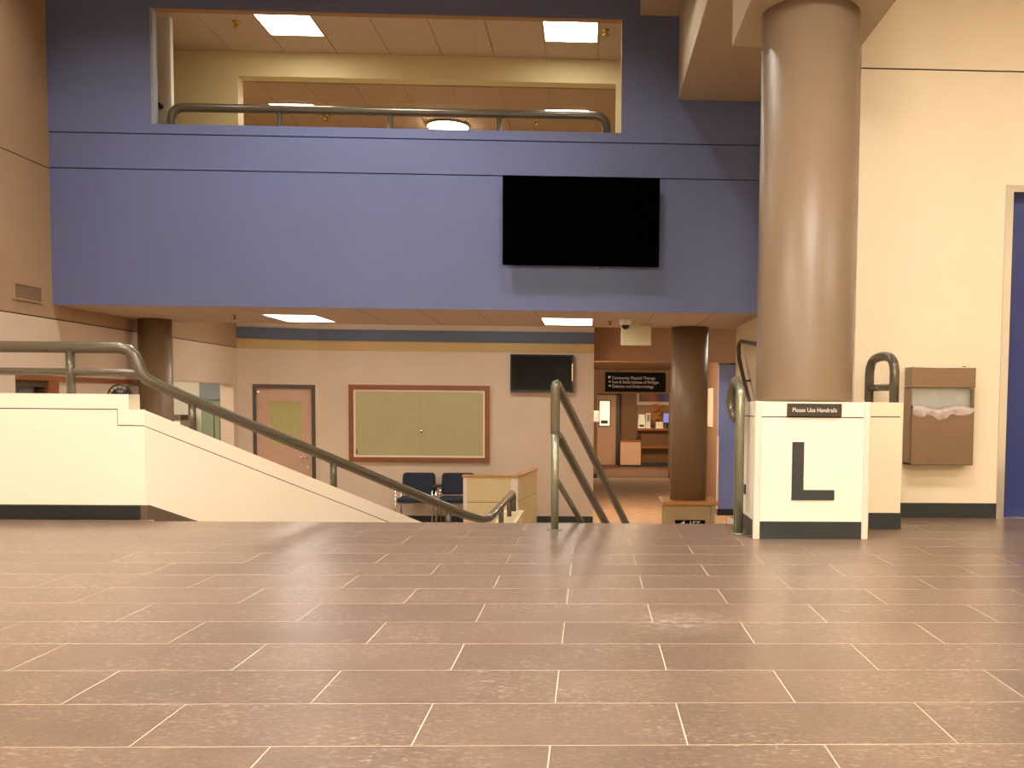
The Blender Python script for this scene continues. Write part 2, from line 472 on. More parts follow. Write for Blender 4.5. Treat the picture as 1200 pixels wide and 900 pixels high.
for i, lab in ((3, 'white glowing troffer light in the soffit beside the dark column by the wall'), (8, 'white glowing troffer light in the soffit above the small black television')):
    a, b = xs[i]+0.008, xs[i+1]-0.008
    t = thing('recessed_light', lab, 'ceiling light', ((a+b)/2, 11.4, ZS), 'recessed lights under the balcony')
    fr = MB(); fr.box(a, b, 10.94, 10.965, ZS-0.004, ZS+0.006); fr.box(a, b, 11.865, 11.89, ZS-0.004, ZS+0.006)
    fr.box(a, a+0.02, 10.965, 11.865, ZS-0.004, ZS+0.006); fr.box(b-0.02, b, 10.965, 11.865, ZS-0.004, ZS+0.006)
    fr.build('frame', 'white_trim', t)
    part('diffuser', 'lamp_soffit', t, (a+0.02, b-0.02, 10.965, 11.865, ZS-0.002, ZS+0.005))

# ---- upper corridor seen through the window opening
ZC1, YH, ZH = 4.70, 11.53, 4.43
uc = struct(MB().box(-5.3, 1.7, T1, YH, ZC1+0.006, 4.9).build('ceiling_upper', 'tee_grid', loc=(0, T1, ZC1)), 'lay-in tile ceiling of the upper corridor behind the window opening', 'ceiling')
xu = [0.065+0.592*i for i in range(-9, 3)]
for i in range(len(xu)-1):
    a, b = xu[i]+0.007, xu[i+1]-0.007
    if i in (3, 8):
        part('ceiling_tile', 'ceiling_tile', uc, (a, b, T1+0.002, 10.385, ZC1, ZC1+0.008)); part('ceiling_tile', 'ceiling_tile', uc, (a, b, 10.995, YH-0.002, ZC1, ZC1+0.008))
    else: part('ceiling_tile', 'ceiling_tile', uc, (a, b, T1+0.002, YH-0.002, ZC1, ZC1+0.008))
for i, lab in ((3, 'square glowing ceiling light of the upper corridor beside the open pale door'), (8, 'square glowing ceiling light of the upper corridor above the rounded rail end')):
    a, b = xu[i]+0.007, xu[i+1]-0.007
    t = thing('ceiling_light', lab, 'ceiling light', ((a+b)/2, 10.69, ZC1), 'square lights of the upper corridor')
    fr = MB(); fr.box(a, b, 10.39, 10.40, ZC1-0.005, ZC1+0.006); fr.box(a, b, 10.98, 10.99, ZC1-0.005, ZC1+0.006)
    fr.box(a, a+0.01, 10.40, 10.98, ZC1-0.005, ZC1+0.006); fr.box(b-0.01, b, 10.40, 10.98, ZC1-0.005, ZC1+0.006)
    fr.build('frame', 'white_trim', t)
    part('diffuser', 'lamp_upper', t, (a+0.01, b-0.01, 10.40, 10.98, ZC1-0.003, ZC1+0.004))
hx0, hx1 = -4.03, 0.275
wh = MB(); wh.box(-5.3, hx0, YH, YH+0.18, 2.45, 4.9); wh.box(hx1, 1.7, YH, YH+0.18, 2.45, 4.9); wh.box(hx0, hx1, YH, YH+0.18, ZH, 4.9)
struct(wh.build('wall_upper', 'yellow_paint'), 'pale yellow corridor wall with a wide dropped opening behind the balcony rail', 'wall')
ZC2 = ZH-0.01
u2 = struct(MB().box(-5.3, 1.7, YH+0.18, 16.6, ZC2+0.006, ZC2+0.15).build('ceiling_upper_room', 'tee_grid', loc=(0, YH, ZC2)), 'brownish lay-in tile ceiling of the upper room beyond the corridor', 'ceiling')
x2 = [0.046+0.563*i for i in range(-9, 3)]
for i in range(len(x2)-1):
    a, b = x2[i]+0.007, x2[i+1]-0.007
    for c0, c1 in ((YH+0.19, 12.35), (12.36, 13.54), (13.55, 14.76), (14.77, 16.6)):
        part('ceiling_tile', 'ceiling_tile_brown', u2, (a, b, c0, c1, ZC2, ZC2+0.008))
sbox('wall_upper_room', -5.3, 1.7, 16.6, 16.8, 2.45, 4.6, 'sand_paint', 'far sand wall of the upper room beyond the corridor', 'wall')
sbox('floor_upper', XL, 3.2, T1, 16.8, 2.31, 2.45, 'pale_floor', 'pale floor of the upper corridor behind the balcony', 'floor')
sbox('wall_upper_left', -5.39, -5.3, T1, 16.8, 2.45, 4.9, 'yellow_paint', 'pale yellow end wall of the upper corridor', 'wall')
sbox('wall_upper_right', 1.7, 1.77, T1, 16.8, 2.45, 4.9, 'yellow_paint', 'pale yellow end wall of the upper corridor behind the beams', 'wall')
sbox('ceiling_upper_roof', XL, 3.2, T1, 16.8, 4.92, 5.0, 'high_ceiling', 'slab above the upper corridor', 'ceiling')

# ---- beams over the column and right wall block
struct(MB().box(0.877, 1.68, 5.35, 6.27, 3.0, 5.7).build('trim_1', 'beam_paint'), 'deep tan beam resting on the big brown column', 'beam')
struct(MB().box(0.874, XR, 6.30, YB, 3.83, 5.7).build('trim_2', 'beam_paint'), 'tan stepped bulkhead between the column beam and the blue wall', 'beam')
struct(MB().box(0.476, 0.874, 6.9, YB, 4.655, 5.7).build('trim_3', 'beam_paint'), 'small tan step of the bulkhead highest against the blue wall', 'beam')
wr = MB()
DX0 = 2.762
wr.box(XR, DX0, YR, YR+0.3, 0, 2.968); wr.box(DX0, 5.0, YR, YR+0.3, 2.23, 2.968)
wall_right = struct(wr.build('wall_right', 'cream_paint', loc=(XR, YR, 0)), 'bright cream wall carrying the steel waste bin beside the elevator', 'wall')
part('groove', 'black_gap', wall_right, (XR+0.01, 5.0, YR+0.012, YR+0.3, 2.968, 2.978))
part('upper_panel', 'cream_paint', wall_right, (XR, 5.0, YR, YR+0.3, 2.978, 5.7))
sbox('wall_stair_right', XR, XR+0.25, YR+0.3, 11.9, ZL, 3.829, 'cream_paint', 'cream wall along the stair behind the big column', 'wall')
struct(MB().box(1.955, DX0, YR-0.012, YR, 0, 0.10).build('baseboard_right', 'black_rubber'), 'black rubber baseboard under the steel waste bin', 'baseboard')
# elevator door and steel frame
d1 = struct(MB().box(DX0+0.05, 4.0, YR+0.10, YR+0.14, 0, 2.19).build('door_1', 'elevator_blue', loc=(DX0, YR, 0)), 'dark blue elevator door in a brushed steel frame', 'door')
part('door_frame', 'steel_bright', d1, (DX0, DX0+0.05, YR-0.015, YR+0.3, 0, 2.23), (DX0+0.05, 4.05, YR-0.015, YR+0.3, 2.185, 2.23), (4.0, 4.05, YR-0.015, YR+0.3, 0, 2.185))
part('seam', 'black_gap', d1, (3.40, 3.408, YR+0.095, YR+0.10, 0, 2.185))
part('threshold', 'steel_bright', d1, (DX0+0.05, 4.0, YR, YR+0.14, -0.004, 0.004))

# ---- shell behind and above the camera
sbox('wall_rear', XL-0.2, 5.2, -4.2, -4.0, ZL, 5.7, 'cream_paint', 'cream wall behind the lobby entrance', 'wall')
sbox('wall_side', 5.0, 5.2, -4.0, YR+0.3, -0.3, 5.7, 'cream_paint', 'cream side wall right of the elevator', 'wall')
sbox('ceiling_entry', XL, 5.0, -4.0, 4.3, 3.5, 3.62, 'high_ceiling', 'low ceiling over the lobby entrance', 'ceiling')
sbox('ceiling_entry_face', XL, 5.0, 4.3, 4.4, 3.5, 5.7, 'high_ceiling', 'bulkhead face above the lobby entrance', 'wall')
sbox('ceiling_lobby', XL, 5.0, 4.3, YB+0.3, 5.7, 5.85, 'high_ceiling', 'high ceiling above the stair', 'ceiling')

# ---- unseen lamps: added entrance fill lights, and high downlights above the stair
for x, y in ((-3.4, -2.4), (-0.4, -2.6), (2.2, -2.2)):  # unseen globes added behind the camera to brighten the facing walls
    t = thing('fill_globe', 'unseen opal globe lamp added over the lobby entrance to light the walls', 'ceiling light', (x, y, 3.5), 'added globe lamps over the lobby entrance')
    MB().lathe((x, y, 3.5), [(0.08, 0), (0.08, -0.03), (0.012, -0.04), (0.012, -0.10), (0.06, -0.11)], 20).build('canopy', 'white_trim', t)
    MB().lathe((x, y, 3.38), [(0.06, 0)]+[(0.2*math.sin(a*math.pi/10), -0.19+0.2*math.cos(a*math.pi/10)) for a in range(2, 10)]+[(0, -0.39)], 16).build('globe', 'lamp_entry', t)
for x, y in ((-3.6, 3.7), (-1.2, 3.7), (1.2, 3.7), (3.6, 3.7), (-3.6, 1.5), (-1.2, 1.5), (1.2, 1.5)):  # unseen panels added to brighten the tiled floor
    t = thing('ceiling_light', 'unseen square panel light added over the lobby entrance to brighten the floor', 'ceiling light', (x, y, 3.5), 'added panel lights over the lobby entrance')
    part('frame', 'white_trim', t, (x-0.32, x+0.32, y-0.32, y+0.32, 3.490, 3.5))
    part('diffuser', 'lamp_panel', t, (x-0.29, x+0.29, y-0.29, y+0.29, 3.484, 3.4895))
for x, y, e_ in ((-2.3, 8.6, 0), (-4.5, 8.4, 1), (-0.3, 8.4, 1), (-3.9, 5.6, 2)):  # first follows the television's shadow; the last is added to light the floor
    t = thing('downlight', 'round recessed downlight in the high ceiling above the stair', 'ceiling light', (x, y, 5.7), 'downlights above the stair')
    MB().lathe((x, y, 5.7), [(0.10, 0.0), (0.11, -0.012), (0.09, -0.014), (0.085, 0.0)], 24).build('trim_ring', 'white_trim', t)
    ld = bpy.data.lights.new('downlight_lamp', 'SPOT'); ld.energy = SPOT_LOBBY[e_]; ld.color = WARM; ld.spot_size = math.radians(112 if e_ < 2 else 100); ld.spot_blend = 0.7; ld.shadow_soft_size = 0.09
    lo = bpy.data.objects.new('downlight_lamp', ld); C.objects.link(lo); lo.parent = t; lo.location = (0, 0, -0.03)

# ---- back walls of the lower hall
bw = MB(); bw.box(-4.25, 0.06, YW, YW+0.2, ZL, 1.535)
wall_back = struct(bw.build('wall_back', 'sand_paint', loc=(-2.1, YW, ZL)), 'sand back wall of the lower hall with a slate band near its top', 'wall')
part('ochre_band', 'ochre_paint', wall_back, (-4.25, 0.06, YW-0.004, YW+0.2, 1.535, 1.692))
part('slate_band', 'slate_band', wall_back, (-4.25, 0.06, YW-0.03, YW+0.2, 1.692, 1.865))
part('upper_band', 'sand_paint', wall_back, (-4.25, 0.06, YW, YW+0.2, 1.865, 3.0))
part('base_strip', 'black_rubber', wall_back, (-4.25, 0.06, YW-0.012, YW, ZL, ZL+0.10))
A0, A1 = Vector((XL, 15.22, 0)), Vector((-4.25, YW, 0))
ad = (A1-A0).normalized(); an = Vector((ad.y, -ad.x, 0))   # an points at the room
AL = (A1-A0).length
def aprism(s0, s1, z0, z1, f0, f1):
    """slab on the angled wall: s along it, f out from its face towards the room"""
    b = MB(); p = [A0+ad*s0+an*f0, A0+ad*s1+an*f0, A0+ad*s1+an*f1, A0+ad*s0+an*f1]
    return b.prism([(q.x, q.y, z0) for q in p], (0, 0, z1-z0))
DS0, DS1 = 0.215, 1.135
aw = aprism(0, DS0, ZL, 1.535, -0.2, 0)
for q in (aprism(DS1, AL, ZL, 1.535, -0.2, 0), aprism(DS0, DS1, 0.995, 1.535, -0.2, 0)): aw.add(q.v, q.f)
wall_angle = struct(aw.build('wall_angled', 'sand_paint', loc=(A0.x, A0.y, ZL)), 'short angled sand wall holding the pink door with a shaded window', 'wall')
aprism(0, AL, 1.535, 1.692, -0.2, 0.004).build('ochre_band', 'ochre_paint', wall_angle)
aprism(0, AL, 1.692, 1.865, -0.2, 0.03).build('slate_band', 'slate_band', wall_angle)
aprism(0, AL, 1.865, 3.0, -0.2, 0).build('upper_band', 'sand_paint', wall_angle)
# door in the angled wall
d2 = struct(aprism(DS0+0.05, DS1-0.05, ZL, 0.945, -0.08, -0.035).build('door_2', 'door_pink', loc=(A0.x, A0.y, ZL)), 'pink door with a shaded window and dark frame in the angled wall', 'door')
fm = aprism(DS0, DS0+0.055, ZL, 0.995, -0.12, 0.015)
for q in (aprism(DS1-0.055, DS1, ZL, 0.995, -0.12, 0.015), aprism(DS0+0.055, DS1-0.055, 0.94, 0.995, -0.12, 0.015)): fm.add(q.v, q.f)
fm.build('door_frame', 'frame_dark', d2)
w0, w1, wz0, wz1 = 0.44, 0.95, 0.02, 0.755
fm = aprism(w0, w0+0.025, wz0, wz1, -0.035, -0.02)
for q in (aprism(w1-0.025, w1, wz0, wz1, -0.035, -0.02), aprism(w0, w1, wz0, wz0+0.025, -0.035, -0.02), aprism(w0, w1, wz1-0.025, wz1, -0.035, -0.02)): fm.add(q.v, q.f)
vt = fm.build('window_trim', 'door_pink', d2)
aprism(w0+0.025, w1-0.025, wz0+0.025, wz1-0.025, -0.036, -0.032).build('pane', 'shade_door', vt)
hp = A0+ad*(DS1-0.12)+an*(-0.03)
hm = MB().tube([hp+Vector((0, 0, -0.14)), hp+an*0.05+Vector((0, 0, -0.14)), hp+an*0.05-ad*0.12+Vector((0, 0, -0.14))], 0.013, 10)
hm.tube([hp+Vector((0, 0, -0.30))+an*0.0, hp+an*0.012+Vector((0, 0, -0.30))], 0.03, 14)
hm.build('lever_handle', 'steel_bright', d2)
aprism(DS0+0.07, DS0+0.10, 0.86, 0.89, -0.035, 0.02).build('hinge', 'steel_bright', d2)

# ---- side hall behind the opening in the left wall
sbox('wall_side_hall', -8.2, -8.0, 11.5, 16.6, ZL, 2.2, 'light_hall', 'pale lit wall of the side hall beyond the left opening', 'wall')
sbox('wall_side_hall_end', -8.0, XL-0.2, 16.4, 16.6, ZL, 2.2, 'light_hall', 'pale end wall of the side hall beyond the left opening', 'wall')
sbox('wall_side_hall_near', -8.0, XL-0.2, 11.5, 11.7, ZL, 2.2, 'light_hall', 'near end wall of the side hall', 'wall')
sbox('ceiling_side_hall', -8.2, XL-0.2, 11.5, 16.6, 1.5, 1.6, 'high_ceiling', 'ceiling of the side hall', 'ceiling')
t = thing('ceiling_light', 'long glowing ceiling light inside the bright side hall', 'ceiling light', (-6.8, 14.2, 1.5))
part('frame', 'white_trim', t, (-7.25, -6.35, 13.4, 15.0, 1.485, 1.5))
part('diffuser', 'lamp_upper', t, (-7.2, -6.4, 13.45, 14.95, 1.478, 1.486))

# ---- corridor to the far reception
ZK = 2.31
sbox('trim_4', 0.06, 5.0, 16.0, 16.2, 1.43, ZK, 'brown_wall', 'brown bulkhead above the corridor mouth beside the lower column', 'beam')
sbox('wall_corridor_left', -0.14, 0.06, YW+0.2, 25.0, ZL, ZK, 'sand_paint', 'sand side wall of the corridor behind the back wall', 'wall')
sbox('wall_corridor_right', 2.2, 2.4, 16.82, 25.0, ZL, ZK, 'mauve_wall', 'brown side wall of the corridor behind the lower column', 'wall')
pw = struct(MB().box(2.2, 2.50, 16.72, 16.82, ZL, 1.43).build('wall_blue_pier', 'peri_wall'), 'narrow bright blue pier beyond the lower column', 'wall')
part('base_strip', 'black_rubber', pw, (2.2, 2.50, 16.705, 16.72, ZL, ZL+0.11))
part('corner_guard', 'plastic_white', pw, (2.185, 2.215, 16.70, 16.735, ZL+0.11, 0.21))
sbox('wall_hall_right', 2.50, 5.0, 16.72, 16.92, ZL, ZK, 'slate_band', 'grey end wall of the lower hall beyond the blue pier', 'wall')
sbox('wall_hall_side', 5.0, 5.2, YR+0.3, 17.0, ZL, ZK, 'sand_paint', 'sand side wall of the lower hall', 'wall')
sbox('wall_under_floor', 1.85, 5.0, YR+0.3, YR+0.5, ZL, -0.3, 'sand_paint', 'wall below the upper floor edge', 'wall')
sbox('wall_under_lobby', XL, -2.7, 6.0, 6.12, ZL, -0.30, 'sand_paint', 'wall below the tiled floor beside the stair', 'wall')
sbox('ceiling_corridor', -0.14, 5.0, 16.2, 25.0, 1.60, 1.7, 'high_ceiling', 'warm lit corridor ceiling beyond the brown bulkhead', 'ceiling')
wh2 = MB(); wh2.box(-1.5, 0.19, 25.0, 25.2, ZL, ZK); wh2.box(2.03, 5.0, 25.0, 25.2, ZL, ZK); wh2.box(0.19, 2.03, 25.0, 25.2, 0.995, ZK)
wcd = struct(wh2.build('wall_corridor_end', 'brown_wall', loc=(1.1, 25.0, ZL)), 'brown header wall at the corridor end behind the hanging directory sign', 'wall')
part('base_strip', 'black_rubber', wcd, (0.06, 0.19, 24.985, 25.0, ZL, ZL+0.1), (2.03, 2.2, 24.985, 25.0, ZL, ZL+0.1))
sbox('wall_rear_room', -1.5, 5.0, 30.4, 30.6, ZL, ZK, 'brown_wall', 'brown far wall of the reception room', 'wall')
sbox('wall_rear_room_left', -1.7, -1.5, 25.0, 30.6, ZL, ZK, 'brown_wall', 'left wall of the reception room', 'wall')
sbox('wall_rear_room_right', 5.0, 5.2, 17.0, 30.6, ZL, ZK, 'brown_wall', 'right wall of the reception room', 'wall')
sbox('ceiling_rear_room', -1.5, 5.0, 25.2, 30.6, 1.60, 1.7, 'high_ceiling', 'ceiling of the reception room', 'ceiling')
HALL = [(-3.6, 13.7, 2.31, 0.6, 0.6), (-1.2, 13.7, 2.31, 0.6, 0.6), (2.8, 13.9, 2.31, 0.6, 0.6), (0.55, 16.55, 1.60, 0.7, 0.3), (1.3, 27.2, 1.60, 0.6, 0.6)]
for i, (x, y, z, sx_, sy_) in enumerate(HALL):
    lab = ['warm ceiling light of the lower hall hidden above the soffit', 'warm ceiling light of the lower hall hidden above the soffit', 'warm ceiling light of the lower hall hidden above the soffit', 'unseen warm light added behind the brown bulkhead to brighten the corridor', 'warm light in the reception room ceiling'][i]
    t = thing('ceiling_light', lab, 'ceiling light', (x, y, z), 'warm lights of the lower level' if i < 3 else None)
    a, b = sx_/2, sy_/2
    part('frame', 'white_trim', t, (x-a-0.02, x+a+0.02, y-b-0.02, y+b+0.02, z-0.012, z))
    part('diffuser', 'lamp_hall' if i < 3 else 'lamp_corridor', t, (x-a, x+a, y-b, y+b, z-(0.13 if i == 3 else 0.018), z-0.0125))  # added corridor lamp has a deep diffuser to throw light at the end wall

t = thing('header_fill', 'unseen spot lamp added behind the brown bulkhead to brighten the corridor header', 'spotlight', (1.1, 17.0, 1.6))  # unseen spot added to brighten the header behind the directory sign
MB().lathe((1.1, 17.0, 1.6), [(0.03, 0), (0.03, -0.015), (0.012, -0.02), (0.012, -0.05)], 14).build('mount', 'white_trim', t)
MB().lathe((1.1, 16.95, 1.54), [(0.03, 0), (0.035, 0.01), (0.035, 0.09), (0.03, 0.09), (0.028, 0.02), (0, 0.02)], 16, (0, 1, 0)).build('can', 'white_trim', t)
ld = bpy.data.lights.new('header_fill_lamp', 'SPOT'); ld.energy = 330.0; ld.color = AMBER; ld.spot_size = math.radians(38); ld.spot_blend = 0.6; ld.shadow_soft_size = 0.03
lo = bpy.data.objects.new('header_fill_lamp', ld); C.objects.link(lo); lo.parent = t; lo.location = (0, 0.06, -0.06); lo.rotation_euler = (math.radians(85), 0, 0)

# ================================================================== OBJECTS
# ---- half wall along the stair, with its coping and base
U = Vector((1, 1, 0)).normalized(); Nn = Vector((-1, 1, 0)).normalized()
C0 = Vector((-2.77, 6.2, 0)); TH = 0.15; SL = 0.423
KM = TH*math.tan(math.radians(22.5))     # mitre at the 45 degree corner
def flat_prism(b, pts, y0=6.2, th=TH):
    return b.prism([(x, y0, z) for x, z in pts], (0, th, 0))
def slope_prism(b, pts, f=0.0, th=TH):
    """outline in (s, z) on the slanting stretch"""
    return b.prism([C0+U*s+Nn*f+Vector((0, 0, z)) for s, z in pts], Nn*th)
SE = 2.72
hw = MB()
flat_prism(hw, [(XL+0.003, 0.0), (-2.832, 0.0), (-2.832, 0.585), (-2.936, 0.585), (-2.936, 0.685), (XL+0.003, 0.685)])
hw.prism([(-2.832, 6.2, 0), (-2.77, 6.2, 0), (-2.832, 6.35, 0)], (0, 0, 0.584))
slope_prism(hw, [(0, ZL), (SE, ZL), (SE, 0.583-SL*SE), (0, 0.583)])
wall_stair = struct(hw.build('wall_stair_left', 'halfwall_paint', loc=(-2.77, 6.2, 0)), 'cream half wall stepping and sloping down beside the stair', 'wall')
cp_ = MB()
flat_prism(cp_, [(XL+0.003, 0.691), (-2.930, 0.691), (-2.930, 0.591), (-2.832, 0.591), (-2.832, 0.687), (-2.862, 0.687), (-2.862, 0.782), (XL+0.003, 0.782)])
cp_.prism([(-2.832, 6.2, 0.590), (-2.77, 6.2, 0.590), (-2.832, 6.35, 0.590)], (0, 0, 0.097))
slope_prism(cp_, [(0, 0.589), (SE, 0.589-SL*SE), (SE, 0.687-SL*SE), (0, 0.687)])
cp_.build('coping', 'halfwall_paint', wall_stair)
gp = MB()
flat_prism(gp, [(XL+0.003, 0.683), (-2.934, 0.683), (-2.934, 0.583), (-2.79, 0.583), (-2.79, 0.595), (-2.928, 0.595), (-2.928, 0.693), (XL+0.003, 0.693)], 6.21, TH-0.02)
slope_prism(gp, [(0, 0.581), (SE, 0.581-SL*SE), (SE, 0.591-SL*SE), (0, 0.591)], 0.01, TH-0.02)
gp.build('groove', 'black_gap', wall_stair)
sk = MB(); flat_prism(sk, [(-2.80, 0.0), (-2.76, 0.0), (-2.748, 0.091), (-2.80, 0.091)], 6.19, 0.01)
slope_prism(sk, [(0.0, 0.091), (0.02, 0.091), (SE, 0.091-SL*SE+0.01), (SE, ZL), (0, -0.25)], -0.01, 0.01)
sk.build('stair_skirt', 'base_brown', wall_stair)
MB().bbox(-5.35, -2.80, 6.184, 6.2, 0.0, 0.092, 0.006).build('baseboard', 'board_black', wall_stair)
# low half wall at the stair foot
lw = MB().box(-0.90, -0.72, 8.12, 10.45, ZL, -0.44)
low = struct(lw.build('wall_stair_foot', 'halfwall_paint'), 'low cream half wall running back from the stair foot', 'wall')
part('coping', 'panel_cream', low, (-0.91, -0.70, 8.12, 10.46, -0.435, -0.40))
# lip of the tiled floor
part('nosing', 'stair_stone', floor, (-2.70, 0.93, YE-0.004, YE+0.012, -0.05, -0.001))

# ---- rails
def railpt(s, z, f=TH/2): return C0+U*s+Nn*f+Vector((0, 0, z))
r = thing('guard_rail', 'long olive metal guard rail running along the cream half wall and down the stair', 'handrail', (-3.25, 6.275, 0.782))
top = [(XL+0.02, 6.275, 1.07), (-2.95, 6.275, 1.072), (-2.885, 6.275, 1.058), (-2.85, 6.275, 1.02), (-2.832, 6.275, 0.965), (-2.818, 6.28, 0.915), (-2.79, 6.29, 0.878), (-2.755, 6.317, 0.853)]
top += [railpt(0.30, 0.762), railpt(1.41, 0.300), railpt(2.55, -0.175)]
top += [Vector((-0.90, 8.18, -0.225)), Vector((-0.845, 8.26, -0.225)), Vector((-0.83, 8.40, -0.215)), Vector((-0.81, 10.25, -0.2))]
top += [Vector((-0.81, 10.35, -0.215)), Vector((-0.81, 10.39, -0.26)), Vector((-0.81, 10.39, -0.40))]
MB().tube(top, [0.036]*11+[0.034]*7, 18).build('top_rail', 'olive_metal', r)
MB().tube([(XL+0.02, 6.275, 0.918), (-2.85, 6.275, 0.918), (-2.815, 6.28, 0.905)], 0.024, 14).build('mid_rail', 'olive_metal', r)
for x in (-3.25, -4.45):
    MB().tube([(x, 6.275, 0.782), (x, 6.275, 1.05)], 0.027, 14).build('post', 'olive_metal', r)
for s in (0.33, 1.35, 2.38):
    MB().tube([railpt(s, 0.687-SL*s-0.01), railpt(s, 0.886-0.41*s-0.02)], 0.024, 14).build('post', 'olive_metal', r)
for yy in (9.0, 9.9):
    MB().tube([(-0.81, yy, -0.40), (-0.81, yy, -0.21)], 0.024, 12).build('post', 'olive_metal', r)

q15 = math.radians(15.3); D15 = Vector((math.sin(q15), math.cos(q15), 0))
def stair_rail(name, label, base, ztop, zmid, zlow, run, side=1, m='olive_metal'):
    r = thing(name, label, 'handrail', base)
    bx, by, _ = base
    g = 0.593*math.cos(q15)
    def along(d, z): return Vector((bx, by, z))+D15*d-Vector((0, 0, g*d))
    MB().tube([(bx, by, 0.0), (bx, by, zmid+0.06)], 0.0225, 16).build('post', 'silver_metal', r)
    MB().tube([(bx, by, -0.0), (bx, by, 0.006)], 0.045, 18).build('floor_flange', 'silver_metal', r)
    path = [along(run, zmid+0.02), along(0.05, zmid+0.02), Vector((bx, by, zmid-0.0)), Vector((bx, by, zmid+0.1)), Vector((bx, by, ztop-0.06)), Vector((bx, by, ztop+0.012))+D15*0.02, along(0.10, ztop+0.035), along(run, ztop+0.035)]
    p2 = [along(run, zmid+0.03), along(0.06, zmid+0.03), Vector((bx, by, zmid+0.0)), Vector((bx, by, ztop+0.03)), along(run, ztop+0.03)]
    MB().tube(p2, 0.0275, 16, fillet=0.06).build('hairpin_rail', 'olive_metal', r)
    MB().tube([along(0.0, zlow), along(run, zlow)], 0.017, 12).build('lower_rail', 'olive_metal', r)
    e = along(run-0.03, 0)
    MB().tube([(e.x, e.y, ZL), (e.x, e.y, along(run-0.03, ztop+0.03).z)], 0.0225, 14).build('end_post', 'silver_metal', r)
    return r
stair_rail('stair_handrail', 'metal stair handrail with three sloping bars standing alone on the tiled floor edge', (-0.205, 5.80, 0.0), 0.853, 0.565, 0.315, 2.02)
# rail beside the lettered pedestal
bx, by = 0.872, 5.665
r = thing('stair_handrail', 'metal handrail post with a drooping hooped grip beside the lettered pedestal', 'handrail', (bx, by, 0))
MB().tube([(bx, by, 0), (bx, by, 0.80), (bx, by+0.015, 0.845), (bx-0.004, by+0.06, 0.868), (bx-0.012, by+0.13, 0.86)], 0.0275, 18).build('post', 'silver_metal', r)
MB().tube([(bx, by, 0.0), (bx, by, 0.007)], 0.062, 20).build('floor_flange', 'silver_metal', r)
hp_ = [(864, 445.5, 5.70), (860.5, 450, 5.74), (857.5, 460, 5.78), (856.6, 472, 5.80), (858, 482, 5.78), (861.5, 489, 5.74), (865, 491, 5.69)]
MB().tube([at(a_, b_, Y=c_) for a_, b_, c_ in hp_], 0.029, 16).build('hoop_grip', 'olive_metal', r)
# rail on the stair wall behind the column
X3 = XR-0.07
pts = [at(898, 405, X=X3), at(886, 403, X=X3), at(868, 400, X=X3), at(865.5, 405, X=X3), at(866, 419, X=X3), at(872, 446, X=X3), at(878, 470, X=X3), at(886, 500, X=X3)]
base3 = Vector((XR, pts[2].y, pts[4].z))
r = thing('wall_handrail', 'thin bent metal handrail on the stair wall behind the big column', 'handrail', base3)
MB().tube(pts, 0.024, 12, fillet=0.05).build('rail', 'olive_metal', r)
for q in (pts[1], pts[5]): MB().tube([q, Vector((XR, q.y, q.z))], 0.012, 8).build('bracket', 'olive_metal', r)
# short hoop rail on the second pedestal
r = thing('hoop_rail', 'short looped olive rail standing on the narrow pedestal beside the waste bin wall', 'handrail', (1.86, 6.15, 0.775))
fx, fy, gx, gy = 1.878, 6.0, 1.843, 6.42
MB().tube([(fx, fy, 0.775), (fx, fy, 1.045), ((fx+gx)/2, (fy+gy)/2, 1.075), (gx, gy, 1.045), (gx, gy, 0.775)], 0.030, 16, fillet=0.10).build('hoop', 'olive_metal', r)
MB().tube([(fx, fy, 0.87), (gx, gy, 0.87)], 0.022, 12).build('crossbar', 'olive_metal', r)
# balcony rail behind the window opening
YU = 10.32
bl, brr = at(201, 126, Y=YU).x, at(711, 134, Y=YU).x
zl, zr = at(215, 126, Y=YU).z, at(705, 134, Y=YU).z
r = thing('balcony_rail', 'dark olive balcony rail with rounded ends behind the long window opening', 'handrail', ((bl+brr)/2, YU, 2.45))
MB().tube([(bl, YU, 2.45), (bl, YU, zl), (brr, YU, zl), (brr, YU, 2.45)], 0.044, 16, fillet=0.13).build('top_rail', 'olive_metal', r)
for px in (328, 457.5, 585):
    q = at(px, 145, Y=YU); MB().tube([(q.x, YU, 2.45), (q.x, YU, zl)], 0.026, 12).build('post', 'olive_metal', r)
# pale door leaf standing open at the left end of the opening
YD = 10.44
dx0, dx1 = at(183.5, 80, Y=YD).x, at(197, 80, Y=YD).x
t = thing('open_door', 'pale pink door leaf with a dark knob at the left end of the window opening', 'door', ((dx0+dx1)/2, YD, 2.45))
part('leaf', 'white_trim', t, (dx0-0.04, dx1, YD, YD+0.045, 2.45, 4.66))
part('door_edge', 'bright_glass' if False else 'plastic_white', t, (dx1, dx1+0.03, YD-0.01, YD+0.06, 2.45, 4.66))
q = at(188, 125, Y=YD); MB().lathe((q.x, YD, q.z), [(0.03, 0), (0.015, 0.012), (0.015, 0.03), (0.032, 0.045), (0.030, 0.06), (0.0, 0.066)], 20, (0, -1, 0)).build('knob', 'plastic_dark', t)

